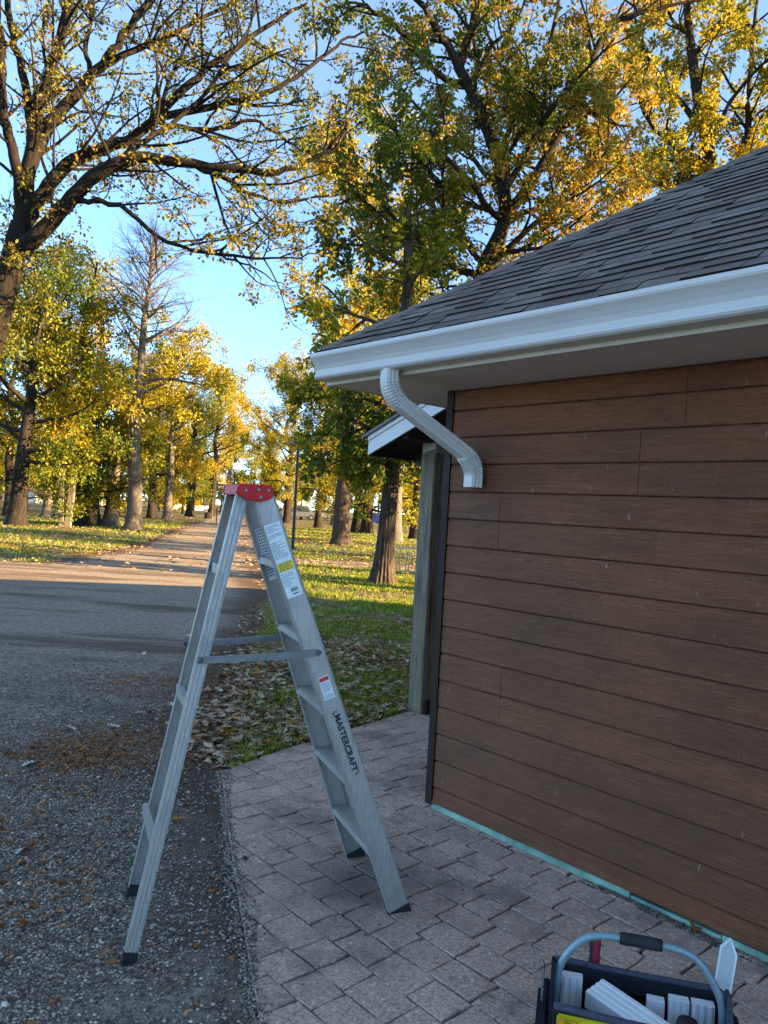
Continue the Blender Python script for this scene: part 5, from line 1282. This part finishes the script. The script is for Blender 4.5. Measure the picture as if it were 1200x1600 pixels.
# fallen oak leaves: lobed outline, curled
LOBE = np.array([(0, 0), (.10, .05), (.22, .16), (.30, .09), (.42, .27), (.53, .12), (.66, .30), (.76, .14), (.90, .19), (1, 0)])
LOBE = np.r_[LOBE, LOBE[1:-1][::-1] * [1, -1]]
def leaf_litter(name, P, size, z, m, flat=0.5):
    n = len(P); k = len(LOBE); a = G.uniform(0, 6.28, n); O = LOBE - [0.5, 0]
    cu = G.uniform(0.1, 0.9, (n, 1)); cv = G.uniform(-0.7, 0.9, (n, 1)); x = O[None, :, 0] * np.ones((n, 1)); y = O[None, :, 1] * G.uniform(.7, 1.2, (n, 1))
    zz = (cu * y**2 * 2.2 + cv * x**2 * 0.5) + x * G.normal(0, .12 * flat, (n, 1)) + y * G.normal(0, .2 * flat, (n, 1)) + G.normal(0, .02, (n, k)); zz -= zz.min(1, keepdims=True)
    c, s_ = np.cos(a)[:, None], np.sin(a)[:, None]; S = size[:, None]
    V = np.stack([P[:, 0:1] + (x*c - y*s_)*S, P[:, 1:2] + (x*s_ + y*c)*S, z + zz*S], -1)
    mid = np.stack([P[:, 0] , P[:, 1], z + (zz.mean(1) * .4) * size], -1)[:, None, :]
    V = np.concatenate([V, mid], 1).reshape(-1, 3); i = np.arange(n)[:, None, None] * (k + 1)
    T = np.array([(j, (j+1) % k, k) for j in range(k)]); return obj(name, np_mesh(name, V, T=(i + T[None]).reshape(-1, 3)), m)
n = N("dry_leaf"); n.fin(n.mix(n.ramp(n.noise(60, 3), [(0.4, 0.3), (0.65, 0.0)]), n.ramp(n.rnd(), [(0.0, (0.11, 0.055, 0.028)), (0.3, (0.3, 0.165, 0.085)), (0.55, (0.45, 0.32, 0.2)), (0.9, (0.62, 0.51, 0.38)), (0.97, (0.5, 0.19, 0.02))]), (0.1, 0.05, 0.025)), 0.75, 0.25); M_DRY = n.m
n = N("red_brown_litter"); n.fin(n.ramp(n.rnd(), [(0.0, (0.08, 0.03, 0.012)), (0.5, (0.26, 0.1, 0.035)), (1.0, (0.4, 0.19, 0.08))]), 0.8, 0.2); M_LITT = n.m
P = scatter(13000, 4.7, 24, lambda y: XR(y) - 0.35, lambda y: np.full_like(y, 1.6) + 0.05 * y)
P = P[pave_in(P) < -0.01]; cl = fnoise(P[:, 0] * .9, P[:, 1] * .9, 51); P = P[G.random(len(P)) < np.clip((cl - .36) * 3.4, .12, 1)]
zz = np.where((P[:, 0] > XR(P[:, 1]) + .25) & (G.random(len(P)) < .75), G.uniform(.02, .05, len(P)), 0.008)
def ll(name, P, sz, z, m):
    o = None
    return leaf_litter(name, P, sz, z[:, None] if hasattr(z, 'shape') else z, m)
def leaf_litter_z(*a): return leaf_litter(*a)
_old = leaf_litter
o = None
# heights per leaf are added after building flat
o = leaf_litter("fallen_leaves", P, G.uniform(0.045, 0.115, len(P)), 0.0, M_DRY)
co = np.empty(len(o.data.vertices) * 3, np.float32); o.data.vertices.foreach_get("co", co); co = co.reshape(-1, len(LOBE) + 1, 3); co[..., 2] += zz[:, None]; o.data.vertices.foreach_set("co", co.ravel()); o.data.update()
tag(o, "dry tan oak leaves strewn over the lawn and its edge", "leaves", kind="stuff")
P = scatter(26000, 17, 75, lambda y: -0.6 * y, lambda y: 0.08 * y + 1); w_ = fnoise(P[:, 0]*.25, P[:, 1]*.25, 61)
on = (P[:, 0] > XL(P[:, 1]) + 1) & (P[:, 0] < XR(P[:, 1]) - 1); P = P[(G.random(len(P)) < np.where(on, .10, np.where(P[:, 1] < 21.2, .22, np.clip((w_ - .2) * 2.5, .2, 1))))]
tag(leaf_litter("park_leaves", P, G.uniform(.07, .13, len(P)) * (1 + .008 * P[:, 1]), 0.05, M_DRY, 1.0), "carpet of fallen leaves under the park trees", "leaves", kind="stuff")
Ps = []
for u, v, sx, sy, k in ((375, 1090, .16, .5, 420), (350, 1145, .14, .3, 220), (420, 1140, .3, .22, 260), (470, 1120, .25, .2, 200), (600, 1050, .45, .5, 380), (560, 1130, .4, .15, 160), (470, 1010, .6, .7, 300)):
    c = gnd(u, v)[:2]; Ps.append(c + G.normal(0, 1, (k, 2)) * [sx, sy])
P = np.concatenate(Ps); P = P[pave_in(P) < -0.02]
o = leaf_litter("leaf_drift", P, G.uniform(0.04, 0.11, len(P)), 0.0, M_DRY, 1.2)
co = np.empty(len(o.data.vertices) * 3, np.float32); o.data.vertices.foreach_get("co", co); co = co.reshape(-1, len(LOBE) + 1, 3); co[..., 2] += G.uniform(.006, .05, len(P))[:, None]; o.data.vertices.foreach_set("co", co.ravel()); o.data.update()
tag(o, "drifts of dry brown and tan leaves between the grass tufts by the paving", "leaves", kind="stuff")
# red brown needles and leaf crumbs drifted on the gravel
Ps = []
for u, v, sx, sy, k in ((165, 1165, .3, .28, 2200), (120, 1185, .2, .16, 1000), (250, 1065, .4, .2, 1300), (330, 1110, .25, .7, 1200), (365, 1060, .2, .6, 900), (30, 1330, .22, .3, 420), (60, 1230, .35, .3, 380), (215, 1085, .3, .12, 350), (20, 1420, .15, .2, 250), (330, 1150, .15, .3, 600)):
    c = gnd(u, v)[:2]; Ps.append(c + G.normal(0, 1, (k, 2)) * [sx, sy])
Ps.append(scatter(900, 1.8, 12, lambda y: -0.6*y - .3, lambda y: XR(y)))
P = np.concatenate(Ps); P = P[(P[:, 0] < XR(P[:, 1]) + .35) & (pave_in(P) < 0)]
tag(leaf_litter("leaf_crumbs", P, 0.008 + 0.034 * G.random(len(P)) ** 2.2, 0.011, M_LITT, 1.0), "reddish brown drifts of leaf crumbs lying on the gravel", "leaf litter", kind="stuff")
# a few single leaves one can point at
def one_leaf(u, v, size, col, label, rz, z=0.0):
    p = gnd(u, v, z); o = leaf_litter("fallen_leaf", np.array([[0.0, 0.0]]), np.array([size]), 0.0, plain("leaf_colour", col, 0.6, 0.3, 0, 0.3, 30), 1.0)
    o.location = (p[0], p[1], z + 0.004); o.rotation_euler = (0, 0, rz); tag(o, label, "leaf")
one_leaf(281, 1282, 0.085, (0.5, 0.22, 0.02), "orange yellow leaf on dark gravel beside the ladder's rear leg", 0.3, 0.012)
one_leaf(1086, 1451, 0.075, (0.3, 0.11, 0.03), "brown leaf lying at the foot of the plank wall", 2.3, 0.03)
one_leaf(133, 1410, 0.06, (0.3, 0.14, 0.06), "small brown leaf on gravel left of the ladder's feet", 1.0, 0.012)
one_leaf(45, 1195, 0.11, (0.5, 0.46, 0.42), "pale leaf lying alone on gravel near the left edge", 1.7, 0.012)
one_leaf(108, 1140, 0.1, (0.5, 0.46, 0.4), "pale curled leaf left of the red brown drift", 0.9, 0.012)
one_leaf(176, 1137, 0.1, (0.52, 0.48, 0.42), "pale leaf at the top of the red brown drift", 2.9, 0.012)
one_leaf(35, 1330, 0.085, (0.48, 0.45, 0.4), "pale leaf on gravel at the left edge, level with the ladder's lowest brace", 0.2, 0.012)
one_leaf(383, 1343, 0.05, (0.06, 0.035, 0.025), "tiny dark leaf on the left side of the paving", 0.5, 0.028)
# green weed by the far rear foot
w0 = gnd(217, 1352); P = G.normal(0, 0.018, (40, 2)) + w0[:2]
wd_ = blades("weed", P, G.uniform(.02, .05, 40), np.full(40, 0.008), plain("weed_green", (0.06, 0.2, 0.02), 0.6)); tag(wd_, "small bright green weed in gravel behind the ladder's rear foot", "weed")
# soil crumbs at the foot of the wall
P = np.stack([G.uniform(0.1, 4.0, 7000), -0.012 - np.abs(G.normal(0, 0.022, 7000)) * (0.3 + fnoise(np.linspace(0, 14, 7000), np.zeros(7000), 3))], 1); P[:, 0].sort()
P = np.stack([BW(a, b)[:2] for a, b in P])
n = N("soil"); n.fin(n.ramp(n.rnd(), [(0, (0.06, 0.05, 0.04)), (1, (0.22, 0.19, 0.15))]), 0.9, 0.1)
sx_ = (P - BC[:2]) @ UA[:2]
tag(stones("soil_crumbs", P, G.uniform(.002, .009, len(P)) * np.where(np.abs(sx_ - 1.35) < .28, 1.5, np.where(sx_ > 1.0, 1.0, 0.7)), 0.022, n.m), "dark soil crumbs along the foot of the wall", "soil", kind="stuff")
